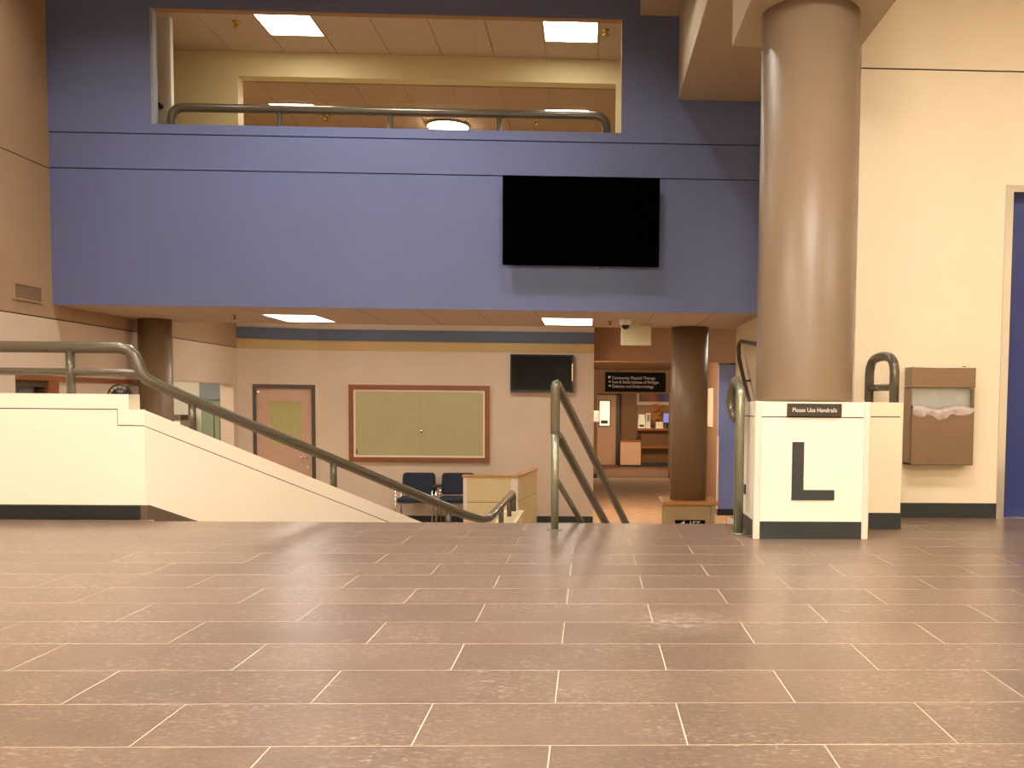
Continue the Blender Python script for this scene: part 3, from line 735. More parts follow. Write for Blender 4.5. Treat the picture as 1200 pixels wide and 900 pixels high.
# ---- big column and its lettered pedestal
CX, CY, CR = 1.262, 5.762, 0.280
MBc = MB().lathe((CX, CY, 0.775), [(CR, 0), (CR, 0.02), (CR, 2.225)], 64)
col = tag(MBc.build('column', 'column_paint'), 'big round brown column rising from the lettered pedestal', 'column')
PX0, PX1, PY0, PY1, PZ = 0.921, 1.572, 5.43, 6.09, 0.775
ped = thing('column_pedestal', 'square cream panelled pedestal with a black letter L under the big column', 'pedestal', ((PX0+PX1)/2, (PY0+PY1)/2, 0))
pw_ = 0.036
for x0, y0 in ((PX0, PY0), (PX1-pw_, PY0), (PX0, PY1-pw_), (PX1-pw_, PY1-pw_)):
    MB().bbox(x0, x0+pw_, y0, y0+pw_, 0, PZ, 0.004, 1).build('corner_post', 'pink_post', ped)
i_ = 0.008
part('top_panel', 'pedestal_paint', ped, (PX0+i_, PX1-i_, PY0+i_, PY1-i_, 0.690, PZ-0.003))
part('panel', 'pedestal_paint', ped, (PX0+i_, PX1-i_, PY0+i_, PY1-i_, 0.100, 0.684))
part('shadow_gap', 'black_gap', ped, (PX0+i_+0.012, PX1-i_-0.012, PY0+i_+0.012, PY1-i_-0.012, 0.684, 0.690))
part('plinth', 'black_rubber', ped, (PX0+i_+0.006, PX1-i_-0.006, PY0+i_+0.004, PY1-i_-0.004, 0, 0.100))
MB().prism([(1.134, PY0+i_, 0.222), (1.376, PY0+i_, 0.222), (1.376, PY0+i_, 0.279), (1.200, PY0+i_, 0.279), (1.200, PY0+i_, 0.548), (1.134, PY0+i_, 0.548)], (0, -0.006, 0)).build('letter', 'letter_black', ped)
# the side face carries its own letter, seen edge on
MB().prism([(PX0+i_, 6.00, 0.222), (PX0+i_, 5.76, 0.222), (PX0+i_, 5.76, 0.279), (PX0+i_, 5.935, 0.279), (PX0+i_, 5.935, 0.548), (PX0+i_, 6.00, 0.548)], (-0.006, 0, 0)).build('letter', 'letter_black', ped)
sg = thing('handrail_sign', 'small brown sign reading Please Use Handrails on the pedestal top', 'sign', (1.253, PY0, 0.693))
MB().bbox(1.100, 1.406, PY0-0.006, PY0+0.008, 0.690, 0.763, 0.002, 1).build('plate', 'sign_brown', sg)
text('lettering', 'Please Use Handrails', 0.034, (1.253, PY0-0.0065, 0.716), 'sign_white', sg, 'CENTER', 0.88, 0.0)
# narrow second pedestal
p2 = thing('narrow_pedestal', 'narrow cream pedestal with black base between the lettered pedestal and the bin wall', 'pedestal', (1.76, 6.2, 0))
part('panel', 'cream_paint', p2, (1.585, 1.905, 5.905, YR-0.004, 0.10, 0.684))
part('top_panel', 'cream_paint', p2, (1.585, 1.905, 5.90, YR-0.004, 0.690, 0.775))
part('shadow_gap', 'black_gap', p2, (1.60, 1.895, 5.92, YR-0.01, 0.684, 0.690))
part('plinth', 'black_rubber', p2, (1.59, 1.908, 5.895, YR-0.004, 0, 0.10))

# ---- steel waste bin on the right wall
bx0, bx1, bz0, bz1 = 2.112, 2.540, 0.365, 1.014
yb0, yb1 = 6.385, YR
t = thing('waste_bin', 'wall mounted bronze steel waste bin with a clear liner bag spilling from its slot', 'waste bin', ((bx0+bx1)/2, yb1, bz0))
o_ = 0.003
part('body', 'steel_brushed', t, (bx0+0.0, bx0+0.012, yb0+0.006, yb1-o_, bz0, 0.872), (bx1-0.012, bx1, yb0+0.006, yb1-o_, bz0, 0.872), (bx0, bx1, yb0+0.006, yb1-o_, bz0, bz0+0.012), (bx0+0.012, bx1-0.012, yb1-0.015, yb1-o_, bz0, 0.872))
MB().bbox(bx0+0.006, bx1-0.004, yb0-0.004, yb0+0.008, bz0+0.003, 0.735, 0.003, 1).build('front_panel', 'steel_brushed', t)
MB().bbox(bx0, bx1, yb0-0.008, yb1-o_, 0.876, bz1, 0.005, 2).build('hood', 'steel_brushed', t); hood = bpy.data.objects['hood']
part('slot_back', 'bin_inner', t, (bx0+0.013, bx1-0.013, yb0+0.05, yb0+0.056, 0.72, 0.876))
MB().lathe((bx1-0.06, yb0+0.05, bz1), [(0.012, 0), (0.012, 0.006), (0.0, 0.008)], 14).build('lock', 'plastic_dark', hood)
bag = MB(); nb = 40; vs = []; fs = []
random.seed(3)
for i in range(nb+1):
    u_ = i/nb; x = bx0+0.010+(bx1-bx0-0.016)*u_
    ed = 0.705-0.028*math.sin(math.pi*min(1, u_*1.25))-0.012*math.sin(u_*17)+random.uniform(-0.005, 0.005)
    up_ = 0.752+0.012*math.sin(u_*9+1)+random.uniform(-0.004, 0.004)
    w1_ = random.uniform(-0.004, 0.006)
    prof = [(yb0+0.040, up_-0.02), (yb0+0.010, up_+0.004), (yb0-0.010-w1_*0.5, up_-0.008), (yb0-0.014-w1_, (up_+ed)/2+random.uniform(-0.006, 0.006)), (yb0-0.010-w1_*0.3, ed)]
    for yy, zz in prof: vs.append((x, yy, zz))
for i in range(nb):
    for k in range(4): fs.append((i*5+k, (i+1)*5+k, (i+1)*5+k+1, i*5+k+1))
bag.add(vs, fs, True).build('liner_bag', 'bag_plastic', t)

# ---- black television on the blue wall
tx0, tx1, tz0, tz1 = -0.889, 0.687, 2.136, 3.02
t = thing('television', 'large blank black television hung on the slate blue balcony wall', 'television', ((tx0+tx1)/2, YB, tz0))
MB().bbox(tx0, tx1, YB-0.125, YB-0.075, tz0, tz1, 0.006, 2).build('cabinet', 'screen_black', t)
part('screen', 'screen_black', t, (tx0+0.015, tx1-0.015, YB-0.1265, YB-0.1245, tz0+0.02, tz1-0.015))
part('wall_bracket', 'plastic_dark', t, (-0.35, 0.15, YB-0.076, YB-0.001, 2.35, 2.8))
MB().prism([(0.055, YB-0.09, tz0+0.01), (0.10, YB-0.09, tz0+0.01), (0.068, YB-0.09, tz0-0.035), (0.055, YB-0.09, tz0-0.035)], (0, 0.02, 0)).build('cable_clip', 'plastic_dark', t)

# ---- vent, clip fan, wooden trim on the left wall
va, vb = at(14, 329, X=XL), at(49, 356, X=XL)
v = thing('wall_vent', 'small tan louvred air vent on the tan wall left of the balcony', 'vent', (XL, (va.y+vb.y)/2, vb.z))
y0, y1, z0, z1 = va.y, vb.y, 1.675, 1.84
part('frame', 'tan_paint', v, (XL, XL+0.016, y0, y1, z0, z0+0.018), (XL, XL+0.016, y0, y1, z1-0.018, z1), (XL, XL+0.016, y0, y0+0.02, z0+0.018, z1-0.018), (XL, XL+0.016, y1-0.02, y1, z0+0.018, z1-0.018))
part('duct', 'brown_dark', v, (XL, XL+0.002, y0+0.02, y1-0.02, z0+0.018, z1-0.018))
nl = 8
for i in range(nl):
    zz = z0+0.024+(z1-z0-0.042)*i/nl
    MB().prism([(XL+0.002, y0+0.02, zz+0.010), (XL+0.013, y0+0.02, zz), (XL+0.013, y0+0.02, zz+0.003), (XL+0.002, y0+0.02, zz+0.013)], (0, y1-y0-0.04, 0)).build('slat', 'tan_paint', v)
fq = at(143, 464.5, Y=6.45)
t = thing('clip_fan', 'small black round wire fan clipped behind the half wall top', 'fan', (fq.x, 6.42, 0.74))
fr_ = 0.0755
ringm = MB()
for rr_ in (fr_, fr_*0.62):
    ringm.tube([(fq.x+rr_*math.cos(a), 6.42, fq.z+rr_*math.sin(a)) for a in [2*math.pi*k/28 for k in range(29)]], 0.005, 8)
for k in range(14):
    a = 2*math.pi*k/14
    ringm.tube([(fq.x+0.015*math.cos(a), 6.415, fq.z+0.015*math.sin(a)), (fq.x+fr_*math.cos(a), 6.42, fq.z+fr_*math.sin(a))], 0.0022, 6)
ringm.build('guard', 'plastic_dark', t)
bld = MB()
for k in range(3):
    a = 2*math.pi*k/3+0.5
    P = lambda rr, da, dy: (fq.x+rr*math.cos(a+da), 6.43+dy, fq.z+rr*math.sin(a+da))
    bld.prism([P(0.015, -0.5, 0), P(0.060, -0.35, 0), P(0.064, 0.35, 0), P(0.015, 0.6, 0)], (0, 0.003, 0))
bld.build('blades', 'plastic_dark', t)
MB().lathe((fq.x, 6.415, fq.z), [(0.0, 0), (0.02, 0.004), (0.026, 0.02), (0.03, 0.06), (0.0, 0.075)], 18, (0, 1, 0)).build('motor', 'plastic_dark', t)
MB().tube([(fq.x, 6.46, fq.z), (fq.x+0.06, 6.43, fq.z-0.03), (fq.x+0.062, 6.40, fq.z+0.075)], 0.007, 8).build('handle', 'plastic_dark', t)
MB().box(fq.x-0.02, fq.x+0.075, 6.35, 6.47, fq.z-0.09, fq.z-0.04).build('clamp', 'plastic_dark', t)
tr = struct(MB().box(XL, XL+0.03, 9.42, 12.0, 0.925, 0.975).build('trim_5', 'wood_red'), 'reddish wooden rail on the side wall above the glazed panel', 'trim')
wn = struct(MB().box(XL-0.12, XL-0.10, 9.44, 9.93, -1.10, 0.92).build('window_1', 'grey_blue_panel'), 'grey side light pane in dark and wooden framing on the side wall', 'window')
part('window_frame', 'frame_dark', wn, (XL-0.13, XL+0.005, 9.42, 9.46, -1.14, 0.93), (XL-0.13, XL+0.005, 9.91, 9.95, -1.14, 0.93), (XL-0.13, XL+0.005, 9.46, 9.91, 0.86, 0.93))
part('wood_post', 'wood_red', wn, (XL, XL+0.03, 9.95, 10.12, ZL, 0.925))

# ---- lower level columns
c1 = at(181.5, 380, Y=11.8)
cc = MB().lathe((c1.x, 11.8, ZL), [(0.187, 0), (0.187, ZS-ZL-0.002)], 48)
tag(cc.build('column', 'dark_column_paint'), 'dark brown round column behind the half wall under the balcony', 'column')
cx, cyy = 1.220, 12.05
tag(MB().lathe((cx, cyy, -0.42), [(0.226, 0), (0.226, ZS+0.42-0.002)], 48).build('column', 'dark_column_paint'), 'dark brown round column rising from the wood capped pedestal by the corridor', 'column')
pd = thing('column_pedestal', 'tan pedestal with honey wood cap around the lower corridor column', 'pedestal', (cx, cyy, ZL))
part('panel', 'pedestal_tan', pd, (0.94, 1.50, 11.77, 12.33, ZL+0.09, -0.47))
for x0, y0 in ((0.92, 11.75), (1.475, 11.75), (0.92, 12.305), (1.475, 12.305)):
    part('corner_post', 'pedestal_tan', pd, (x0, x0+0.045, y0, y0+0.045, ZL, -0.47))
part('plinth', 'black_rubber', pd, (0.945, 1.495, 11.775, 12.325, ZL, ZL+0.09))
MB().bbox(0.88, 1.56, 11.71, 12.39, -0.468, -0.422, 0.008, 2).build('wood_cap', 'wood_honey', pd)
sg = thing('level_sign', 'black sign with white arrow and 1ST on the wood capped pedestal', 'sign', (1.225, 11.77, -0.82))
part('plate', 'sign_black', sg, (1.040, 1.405, 11.755, 11.77, -0.80, -0.652))
MB().prism([(1.055, 11.754, -0.725), (1.155, 11.754, -0.660), (1.155, 11.754, -0.705), (1.20, 11.754, -0.705), (1.20, 11.754, -0.745), (1.155, 11.754, -0.745), (1.155, 11.754, -0.79)], (0, -0.002, 0)).build('arrow', 'sign_white', sg)
text('lettering', '1ST', 0.10, (1.205, 11.753, -0.735), 'sign_white', sg, 'LEFT', 0.9, 0.001)

# ---- framed interior window on the back wall
ix0, ix1, iz0, iz1 = -3.79, -1.585, -0.207, 1.006
w2 = struct(MB().box(ix0+0.08, ix1-0.08, YW-0.02, YW-0.008, iz0+0.07, iz1-0.07).build('window_2', 'shade_green', loc=((ix0+ix1)/2, YW, iz0)), 'wide reddish wood framed window with closed green shades above the chairs', 'window')
def frame_boxes(x0, x1, z0, z1, t_, y0, y1): return [(x0, x1, y0, y1, z0, z0+t_), (x0, x1, y0, y1, z1-t_, z1), (x0, x0+t_, y0, y1, z0+t_, z1-t_), (x1-t_, x1, y0, y1, z0+t_, z1-t_)]
part('window_frame', 'wood_red', w2, *frame_boxes(ix0, ix1, iz0, iz1, 0.075, YW-0.05, YW))
part('inner_trim', 'white_trim', w2, *frame_boxes(ix0+0.075, ix1-0.075, iz0+0.075, iz1-0.075, 0.028, YW-0.035, YW))
xm = at(493, 500, Y=YW).x
part('shade', 'shade_green', w2, (ix0+0.103, xm-0.004, YW-0.026, YW-0.02, iz0+0.103, iz1-0.103))
shd = part('shade', 'shade_green', w2, (xm+0.004, ix1-0.103, YW-0.030, YW-0.02, iz0+0.103, iz1-0.103))
q = at(493.5, 505.5, Y=YW-0.04)
MB().lathe((q.x, YW-0.030, q.z), [(0.022, 0), (0.024, 0.01), (0.018, 0.018), (0, 0.02)], 16, (0, -1, 0)).build('lock_knob', 'chrome', shd)
part('latch', 'frame_dark', w2, (ix0+0.11, ix0+0.125, YW-0.04, YW-0.026, iz0+0.12, iz0+0.20))

# ---- small television on the back wall
sx0, sx1, sz0, sz1 = -1.256, -0.262, 0.914, 1.506
t = thing('television', 'black glossy television on the sand back wall above the cream enclosure', 'television', ((sx0+sx1)/2, YW, sz0))
MB().bbox(sx0, sx1, YW-0.10, YW-0.055, sz0, sz1, 0.006, 2).build('cabinet', 'tv_bezel', t)
part('screen', 'tv_black', t, (sx0+0.022, sx1-0.03, YW-0.1015, YW-0.0995, sz0+0.03, sz1-0.022))
part('edge_reflection', 'chrome', t, (sx1-0.024, sx1-0.014, YW-0.103, YW-0.0995, sz0+0.18, sz0+0.45))  # bright strip stands in for a reflection at the screen's edge
part('wall_bracket', 'plastic_dark', t, (sx0+0.3, sx1-0.3, YW-0.056, YW-0.001, sz0+0.12, sz1-0.12))

# ---- waiting chairs
def chair(x, y, label):
    t = thing('waiting_chair', label, 'chair', (x, y, ZL), 'waiting chairs under the framed window')
    sw = 0.25
    # curved upholstered back
    bk_ = MB(); n = 10; vs = []; fs = []
    rows = [(0.47, 0.235), (0.50, 0.25), (0.62, 0.255), (0.74, 0.25), (0.79, 0.238), (0.805, 0.21)]
    for d_ in (0, 1):
        for z, hwid in rows:
            for k in range(n+1):
                u_ = -1+2*k/n
                yy = y+0.24+0.05*(z-0.5)-0.03*u_*u_+(0.045 if d_ else 0)
                vs.append((x+u_*hwid, yy, ZL+z))
    R_ = len(rows); K = n+1
    idx = lambda d_, i, k: d_*R_*K+i*K+k
    for i in range(R_-1):
        for k in range(n):
            fs.append((idx(0, i, k), idx(0, i, k+1), idx(0, i+1, k+1), idx(0, i+1, k)))
            fs.append((idx(1, i, k), idx(1, i+1, k), idx(1, i+1, k+1), idx(1, i, k+1)))
        fs.append((idx(0, i, 0), idx(0, i+1, 0), idx(1, i+1, 0), idx(1, i, 0)))
        fs.append((idx(0, i, n), idx(1, i, n), idx(1, i+1, n), idx(0, i+1, n)))
    for k in range(n):
        fs.append((idx(0, 0, k), idx(1, 0, k), idx(1, 0, k+1), idx(0, 0, k+1)))
        fs.append((idx(0, R_-1, k), idx(0, R_-1, k+1), idx(1, R_-1, k+1), idx(1, R_-1, k)))
    bk_.add(vs, fs, True).build('backrest', 'fabric_navy', t)
    MB().bbox(x-0.25, x+0.25, y-0.26, y+0.22, ZL+0.385, ZL+0.455, 0.028, 4).build('seat', 'fabric_navy', t)
    MB().bbox(x-0.23, x+0.23, y-0.22, y+0.20, ZL+0.360, ZL+0.388, 0.008, 2).build('seat_shell', 'grey_shell', t)
    for s in (-1, 1):
        xx = x+s*0.275
        MB().tube([(xx, y-0.22, ZL), (xx, y-0.20, ZL+0.60)], 0.012, 10).build('leg', 'chrome', t)
        MB().tube([(xx, y+0.30, ZL), (xx, y+0.20, ZL+0.36), (xx, y+0.23, ZL+0.62)], 0.012, 10).build('leg', 'chrome', t)
        MB().bbox(xx-0.022, xx+0.022, y-0.22, y+0.25, ZL+0.60, ZL+0.628, 0.008, 2).build('armrest', 'plastic_dark', t)
        MB().tube([(xx, y-0.205, ZL+0.375), (x+s*0.2, y-0.15, ZL+0.37)], 0.010, 8).build('seat_strut', 'chrome', t)
    for s in (-1, 1): MB().tube([(x+s*0.22, y+0.235, ZL+0.52), (x+s*0.275, y+0.23, ZL+0.52)], 0.01, 8).build('back_strut', 'chrome', t)
    return t
chair(at(488.5, 570, Y=15.1).x, 15.05, 'navy upholstered waiting chair with chrome frame, fully clear of the cream enclosure')
chair(at(535, 570, Y=15.1).x, 15.05, 'navy upholstered waiting chair half hidden behind the cream enclosure')

# ---- cream enclosure in the lower hall
e0 = Vector((-1.645, 12.8, 0)); e1 = Vector((-0.935, 12.8, 0)); e2 = Vector((-0.765, 14.3, 0))
en = thing('reception_enclosure', 'cream panelled low enclosure with honey wood cap in front of the chairs', 'partition', (-1.2, 13.3, ZL))
ZT = -0.20
part('front_panel', 'panel_cream', en, (e0.x+0.05, e1.x-0.09, 12.80, 12.86, ZL+0.08, -0.560))
part('front_panel', 'panel_cream', en, (e0.x+0.05, e1.x-0.09, 12.80, 12.86, -0.552, ZT-0.03))
part('reveal', 'black_gap', en, (e0.x+0.05, e1.x-0.09, 12.81, 12.85, -0.562, -0.550))
part('corner_post', 'white_trim', en, (e0.x, e0.x+0.05, 12.795, 12.865, ZL, ZT-0.03))
part('corner_post', 'white_trim', en, (e1.x-0.09, e1.x, 12.795, 12.885, ZL, ZT-0.03))
sd = (e2-e1).normalized(); sn = Vector((-sd.y, sd.x, 0))
def sprism(z0, z1, off0, off1, s0, s1):
    p = [e1+sd*s0+sn*off0, e1+sd*s1+sn*off0, e1+sd*s1+sn*off1, e1+sd*s0+sn*off1]
    return MB().prism([(q.x, q.y, z0) for q in p], (0, 0, z1-z0))
sprism(ZL+0.08, -0.56, 0.0, 0.06, 0.085, 1.5).build('side_panel', 'panel_cream', en)
sprism(-0.552, ZT-0.03, 0.0, 0.06, 0.085, 1.5).build('side_panel', 'panel_cream', en)
sprism(ZL, ZL+0.08, 0.01, 0.05, 0.085, 1.5).build('plinth', 'black_rubber', en)
part('plinth', 'black_rubber', en, (e0.x+0.05, e1.x-0.09, 12.81, 12.85, ZL, ZL+0.08))
MB().bbox(e0.x-0.015, e1.x+0.01, 12.78, 12.90, ZT-0.03, ZT, 0.006, 2).build('wood_cap', 'wood_honey', en)
sprism(ZT-0.03, ZT, -0.02, 0.09, 0.06, 1.51).build('wood_cap', 'wood_honey', en)

# ---- ceiling fittings
def sprinkler(x, y, z, label, s=1.0):
    t = thing('sprinkler', label, 'sprinkler', (x, y, z))
    MB().lathe((x, y, z), [(0.035*s, 0), (0.035*s, -0.006*s), (0.012*s, -0.010*s), (0.012*s, -0.045*s), (0.0, -0.05*s)], 16).build('body', 'brass', t)
    MB().lathe((x, y, z-0.045*s), [(0.030*s, 0), (0.030*s, -0.004*s), (0.0, -0.005*s)], 16).build('deflector', 'brass', t)
q = at(277, 25, Z=ZC1); sprinkler(q.x, q.y, ZC1, 'dark sprinkler head beside the corridor light near the pale door', 1.2)
q = at(710, 35, Z=ZC1); sprinkler(q.x, q.y, ZC1, 'sprinkler head beside the corridor light above the rail end', 1.2)
q = at(383, 135, Z=ZC2); sprinkler(q.x, q.y, ZC2, 'sprinkler head in the brownish upper room ceiling seen under the rail by the first post', 1.2)
q = at(628, 141, Z=ZC2); sprinkler(q.x, q.y, ZC2, 'sprinkler head in the brownish upper room ceiling seen past the last rail post', 1.2)
q = at(275, 369, Z=ZS); sprinkler(q.x, q.y, ZS, 'small sprinkler head in the soffit near the dark column by the wall', 1.1)
q = at(715, 376, Z=ZS); sprinkler(q.x, q.y, ZS, 'small sprinkler head in the soffit beside the dome camera', 1.1)
q = at(525, 146, Z=ZC2)
t = thing('dish_light', 'round glowing dish light in the upper room ceiling behind the balcony rail', 'ceiling light', (q.x, q.y, ZC2))
MB().lathe((q.x, q.y, ZC2), [(0.10, 0), (0.10, -0.02), (0.27, -0.025), (0.275, -0.03)], 32).build('rim', 'white_trim', t)
MB().lathe((q.x, q.y, ZC2-0.03), [(0.265, 0), (0.24, -0.04), (0.15, -0.07), (0, -0.08)], 32).build('diffuser', 'lamp_dish', t)
for px in (345, 665):
    q = at(px, 126.0 if px < 500 else 133.0, Z=ZC2)
    t = thing('ceiling_light', ['square light of the brownish upper room glowing just above the rail near the pale door', 'square light of the brownish upper room glowing just above the rail near its rounded end'][px > 500], 'ceiling light', (q.x, q.y, ZC2))
    part('frame', 'white_trim', t, (q.x-0.28, q.x+0.28, q.y-0.17, q.y+0.17, ZC2-0.006, ZC2))
    part('diffuser', 'lamp_room', t, (q.x-0.26, q.x+0.26, q.y-0.15, q.y+0.15, ZC2-0.010, ZC2-0.006))
q = at(733, 373, Z=ZS)
t = thing('dome_camera', 'white dome security camera with dark lens hung under the soffit', 'camera', (q.x, q.y, ZS))
MB().lathe((q.x, q.y, ZS), [(0.068, 0), (0.072, -0.02), (0.066, -0.07), (0.05, -0.075)], 28).build('housing', 'plastic_white', t)
MB().lathe((q.x, q.y, ZS-0.072), [(0.046, 0), (0.042, -0.025), (0.025, -0.045), (0, -0.052)], 24).build('lens_dome', 'plastic_dark', t)
xa, xb = 0.361, 0.716
t = thing('exit_sign_box', 'blank pale sign box hung from the soffit beside the dome camera', 'sign', ((xa+xb)/2, 11.62, ZS))
MB().bbox(xa, xb, 11.60, 11.65, 1.436, 1.672, 0.006, 2).build('box', 'exit_white', t)
MB().box((xa+xb)/2-0.05, (xa+xb)/2+0.05, 11.60, 11.65, 1.67, ZS).build('mount', 'exit_white', t)

# ---- hanging directory sign at the corridor end
sa, sb = at(709.5, 436, Y=24.9), at(780, 459.5, Y=24.9)
t = thing('directory_sign', 'black hanging directory sign with three lines of white lettering at the corridor end', 'sign', ((sa.x+sb.x)/2, 24.9, sb.z))
part('board', 'sign_black', t, (sa.x, sb.x, 24.9, 24.98, sb.z, sa.z))
for hx in (sa.x+0.3, sb.x-0.33): part('hanger', 'frame_dark', t, (hx, hx+0.03, 24.93, 24.95, sa.z, 1.6))
for px, py, body, wd in ((717, 444.3, 'Community Physical Therapy', 768), (717, 449.2, 'Foot & Ankle Institute of Michigan', 772), (717, 454.2, 'Diabetes and Endocrinology', 766)):
    q = at(px, py, Y=24.9); e_ = at(wd, py, Y=24.9)
    o = text('lettering', body, 0.105, (q.x, 24.898, q.z), 'sign_white', t, 'LEFT', 1.0, 0.0)
    wdt = max(v_.co.x for v_ in o.data.vertices)
    for v_ in o.data.vertices: v_.co.x *= (e_.x-q.x)/wdt
for py, kind in ((442, 'd'), (447.2, 'l'), (452, 'l')):
    q = at(714, py, Y=24.9); h = 0.042 if kind == 'd' else 0.03
    pts = [(q.x-h, 24.898, q.z), (q.x, 24.898, q.z+h), (q.x+h, 24.898, q.z), (q.x, 24.898, q.z-h)] if kind == 'd' else [(q.x-h, 24.898, q.z), (q.x+h, 24.898, q.z+h), (q.x+h, 24.898, q.z-h)]
    MB().prism(pts, (0, -0.002, 0)).build('arrow', 'sign_white', t)
# small light box on the corridor wall edge
q = at(697, 488, Y=17.2)
t = thing('hand_sanitizer', 'small pale box fixed to the corridor wall edge', 'dispenser', (0.06, 17.2, q.z-0.1))
MB().bbox(0.061, 0.155, 17.12, 17.28, q.z-0.10, q.z+0.10, 0.012, 2).build('case', 'grey_blue_panel', t)
part('label_strip', 'wood_red', t, (0.155, 0.165, 17.16, 17.26, q.z-0.04, q.z+0.07))

# ---- reception room furniture
YF = 30.0
def fx(px, py=500): return at(px, py, Y=YF).x
def fz(py, px=740): return at(px, py, Y=YF).z
d3 = struct(MB().box(fx(699), fx(722), 30.34, 30.4, ZL, 1.0).build('door_3', 'door_pink'), 'brown door with a bright narrow window at the far reception', 'door')
part('door_frame', 'frame_dark', d3, (fx(722), fx(726), 30.30, 30.4, ZL, 1.06), (fx(698), fx(726), 30.30, 30.4, 1.0, 1.06))
part('window_frame', 'frame_dark', d3, *frame_boxes(fx(701.5), fx(715.8), fz(500.5), fz(469), 0.03, 30.31, 30.34))
part('pane', 'bright_glass', d3, (fx(702.5), fx(715), 30.325, 30.338, fz(499.5), fz(470)))
part('notice', 'plastic_dark', d3, (fx(704.3), fx(712.3), 30.318, 30.325, fz(497), fz(493)))
tag(MB().box(fx(728), fx(745.5), 29.9, 30.395, ZL, 1.58).build('wood_pier', 'brown_dark'), 'dark brown wooden pier beside the reception counter', 'pier')
t = thing('low_cabinet', 'pale low cabinet with wood top in front of the brown pier', 'cabinet', (fx(738), 29.6, ZL))
part('body', 'door_pink', t, (fx(726.5), fx(750), 29.4, 29.88, ZL+0.06, fz(517)))
part('top', 'wood_red', t, (fx(726), fx(750.5), 29.38, 29.885, fz(517), fz(515)))
part('plinth', 'black_rubber', t, (fx(727), fx(749.5), 29.43, 29.88, ZL, ZL+0.06))
t = thing('reception_counter', 'dark reception counter with pale top and reddish wood shelf', 'counter', (fx(766), 29.9, ZL))
cx0, cx1 = fx(750.8), 3.6
zt = fz(501.5)
part('front', 'brown_dark', t, (cx0, cx1, 29.75, 29.80, ZL, zt-0.05))
part('top', 'white_trim', t, (fx(746), cx1, 29.60, 29.895, zt-0.025, zt))
part('edge', 'wood_red', t, (fx(746), cx1, 29.585, 29.60, zt-0.06, zt))
part('shelf', 'wood_red', t, (cx0, cx1, 29.55, 29.75, fz(524.5), fz(522)))
part('plinth', 'black_rubber', t, (cx0, cx1, 29.74, 29.75, ZL, ZL+0.12))
# picture above the counter
m = bpy.data.materials.new('picture_print'); m.use_nodes = True; nt = m.node_tree; b = nt.nodes['Principled BSDF']
tc = nt.nodes.new('ShaderNodeTexCoord'); n = nt.nodes.new('ShaderNodeTexNoise'); n.inputs['Scale'].default_value = 2.2; n.inputs['Detail'].default_value = 4
sp_ = nt.nodes.new('ShaderNodeSeparateXYZ'); nt.links.new(tc.outputs['Generated'], sp_.inputs[0]); nt.links.new(tc.outputs['Object'], n.inputs[0])
ad_ = nt.nodes.new('ShaderNodeMath'); ad_.operation = 'MULTIPLY_ADD'; ad_.inputs[1].default_value = 0.45; nt.links.new(n.outputs['Fac'], ad_.inputs[0]); nt.links.new(sp_.outputs['X'], ad_.inputs[2])
rp = nt.nodes.new('ShaderNodeValToRGB'); nt.links.new(ad_.outputs[0], rp.inputs[0])
rp.color_ramp.elements[0].position = 0.25; rp.color_ramp.elements[0].color = lin('#6B3C1E'); rp.color_ramp.elements[1].position = 1.0; rp.color_ramp.elements[1].color = lin('#6E78C0')
e_ = rp.color_ramp.elements.new(0.55); e_.color = lin('#A8582C'); e_ = rp.color_ramp.elements.new(0.75); e_.color = lin('#4C4070')
nt.links.new(rp.outputs[0], b.inputs['Base Color']); b.inputs['Roughness'].default_value = 0.4; M['picture_print'] = m
t = thing('framed_picture', 'wide autumn and violet landscape picture with pale border above the counter', 'picture', (fx(768), 30.4, fz(474)))
bdr = part('border', 'white_trim', t, (fx(746.5), fx(800), 30.36, 30.398, fz(474.5), fz(450)))
part('print', 'picture_print', bdr, (fx(749), fx(798), 30.352, 30.36, fz(470.5), fz(452)))
t = thing('flower_arrangement', 'orange autumn flower arrangement behind the counter monitor', 'plant', (fx(770), 29.7, zt))
MB().lathe((fx(770), 29.84, zt), [(0.06, 0), (0.09, 0.1), (0.06, 0.2), (0.07, 0.24)], 20).build('vase', 'mug_brown', t)
random.seed(11); lv = MB()
for k in range(70):
    a = random.uniform(0, 6.283); rr_ = random.uniform(0.02, 0.20); hh = random.uniform(0.24, 0.72); s_ = random.uniform(0.03, 0.06)
    c_ = Vector((fx(770)+rr_*math.cos(a), 29.84+0.15*rr_*math.sin(a), zt+hh)); d1_ = Vector((random.uniform(-1, 1), random.uniform(-1, 1), random.uniform(-1, 1))).normalized()
    d2_ = d1_.orthogonal().normalized(); d3_ = d1_.cross(d2_)
    lv.add([c_-d1_*s_, c_+d2_*s_*0.6, c_+d1_*s_, c_-d2_*s_*0.6, c_+d3_*0.012], [(0, 1, 4), (1, 2, 4), (2, 3, 4), (3, 0, 4)])
lv.build('foliage', 'leaf_orange', t)
t = thing('printer', 'pale desktop printer at the end of the reception counter', 'printer', (fx(752), 29.75, zt))
MB().bbox(fx(747), fx(755.5), 29.64, 29.89, zt, zt+0.30, 0.012, 2).build('body', 'plastic_white', t)
MB().bbox(fx(747.5), fx(755), 29.70, 29.89, zt+0.30, zt+0.42, 0.012, 2).build('paper_tray', 'plastic_white', t)
MB().box(fx(748.5), fx(754), 29.625, 29.64, zt+0.05, zt+0.11).build('output_slot', 'plastic_dark', t)
t = thing('coffee_maker', 'pale upright drink machine beside the printer on the counter', 'appliance', (fx(758.5), 29.75, zt))
MB().bbox(fx(756), fx(761.5), 29.68, 29.88, zt, zt+0.46, 0.015, 2).build('body', 'white_trim', t)
MB().bbox(fx(757), fx(760.5), 29.64, 29.68, zt+0.22, zt+0.42, 0.008, 1).build('spout', 'grey_shell', t)
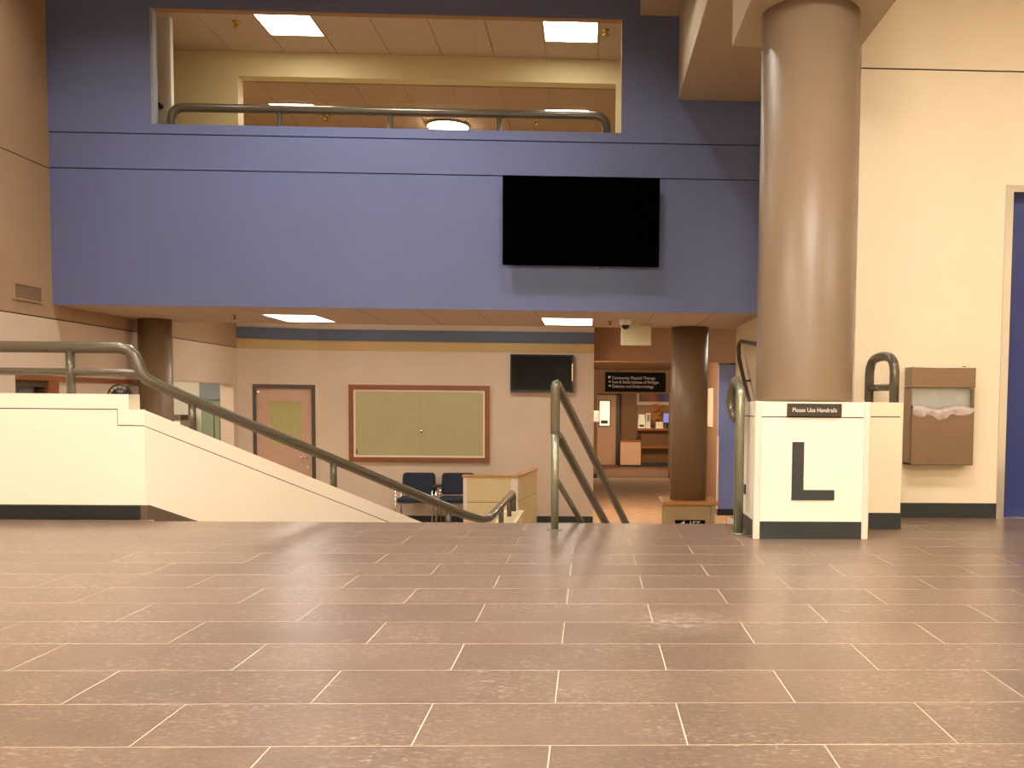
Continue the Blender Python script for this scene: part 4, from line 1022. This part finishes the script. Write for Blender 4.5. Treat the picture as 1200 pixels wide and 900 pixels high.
t = thing('mug', 'small dark brown mug on the reception counter', 'mug', (fx(765.3), 29.7, zt))
MB().lathe((fx(765.3), 29.68, zt), [(0.035, 0), (0.038, 0.10), (0.034, 0.10), (0.032, 0.01), (0, 0.01)], 18).build('cup', 'mug_brown', t)
MB().tube([(fx(765.3)+0.036, 29.68, zt+0.08), (fx(765.3)+0.062, 29.68, zt+0.07), (fx(765.3)+0.062, 29.68, zt+0.035), (fx(765.3)+0.036, 29.68, zt+0.025)], 0.006, 8).build('handle', 'mug_brown', t)
tag(MB().bbox(fx(767.5), fx(776), 29.64, 29.70, zt, zt+0.20, 0.006, 1).build('paper_box', 'white_trim'), 'cream paper box beside the monitor on the counter', 'box')
t = thing('monitor', 'computer monitor with violet screen on the reception counter', 'monitor', (fx(780.5), 29.75, zt))
part('screen', 'monitor_glow', t, (fx(776.5), fx(787), 29.70, 29.706, zt+0.18, zt+0.46))
part('cabinet', 'plastic_dark', t, (fx(776), fx(787.5), 29.706, 29.74, zt+0.16, zt+0.48))
part('stand', 'plastic_dark', t, (fx(780), fx(783.5), 29.71, 29.74, zt, zt+0.17), (fx(777.5), fx(786), 29.66, 29.80, zt, zt+0.015))

# ---- white notice on the corridor wall
q = at(833, 478, X=2.2)
tag(MB().box(2.185, 2.199, q.y-0.35, q.y+0.35, at(833, 500, X=2.2).z, at(833, 455, X=2.2).z).build('wall_panel', 'plastic_white'), 'narrow white panel on the corridor wall behind the lower column', 'wall panel')

# ---- things seen through the left opening
gx0, gx1 = at(236, 500, Y=16.35).x, at(258, 500, Y=16.35).x
d4 = struct(MB().box(gx0, gx1, 16.35, 16.39, ZL, at(250, 470, Y=16.35).z).build('door_4', 'glass_door'), 'greenish glazed door at the end of the bright side hall', 'door')
part('door_frame', 'frame_dark', d4, (gx1, gx1+0.05, 16.33, 16.399, ZL, 0.80), (gx0+0.20, gx0+0.215, 16.345, 16.35, ZL, 0.6))
MB().tube([(gx0+0.06, 16.35, -0.14), (gx0+0.06, 16.30, -0.14), (gx0-0.06, 16.30, -0.14)], 0.012, 8).build('lever_handle', 'steel_bright', d4)
tag(MB().box(at(234, 460, Y=16.35).x, at(264, 460, Y=16.35).x, 16.33, 16.399, at(250, 468, Y=16.35).z, 1.49).build('grey_panel', 'grey_blue_panel'), 'grey blue panel above the glazed door in the side hall', 'wall panel')
t = thing('side_counter', 'white low counter with brown cap in the bright side hall', 'counter', (-6.75, 15.9, ZL))
part('body', 'light_hall', t, (-7.4, -6.50, 15.8, 16.3, ZL, 0.42))
part('cap', 'base_brown', t, (-7.42, -6.48, 15.78, 16.32, 0.42, 0.50))
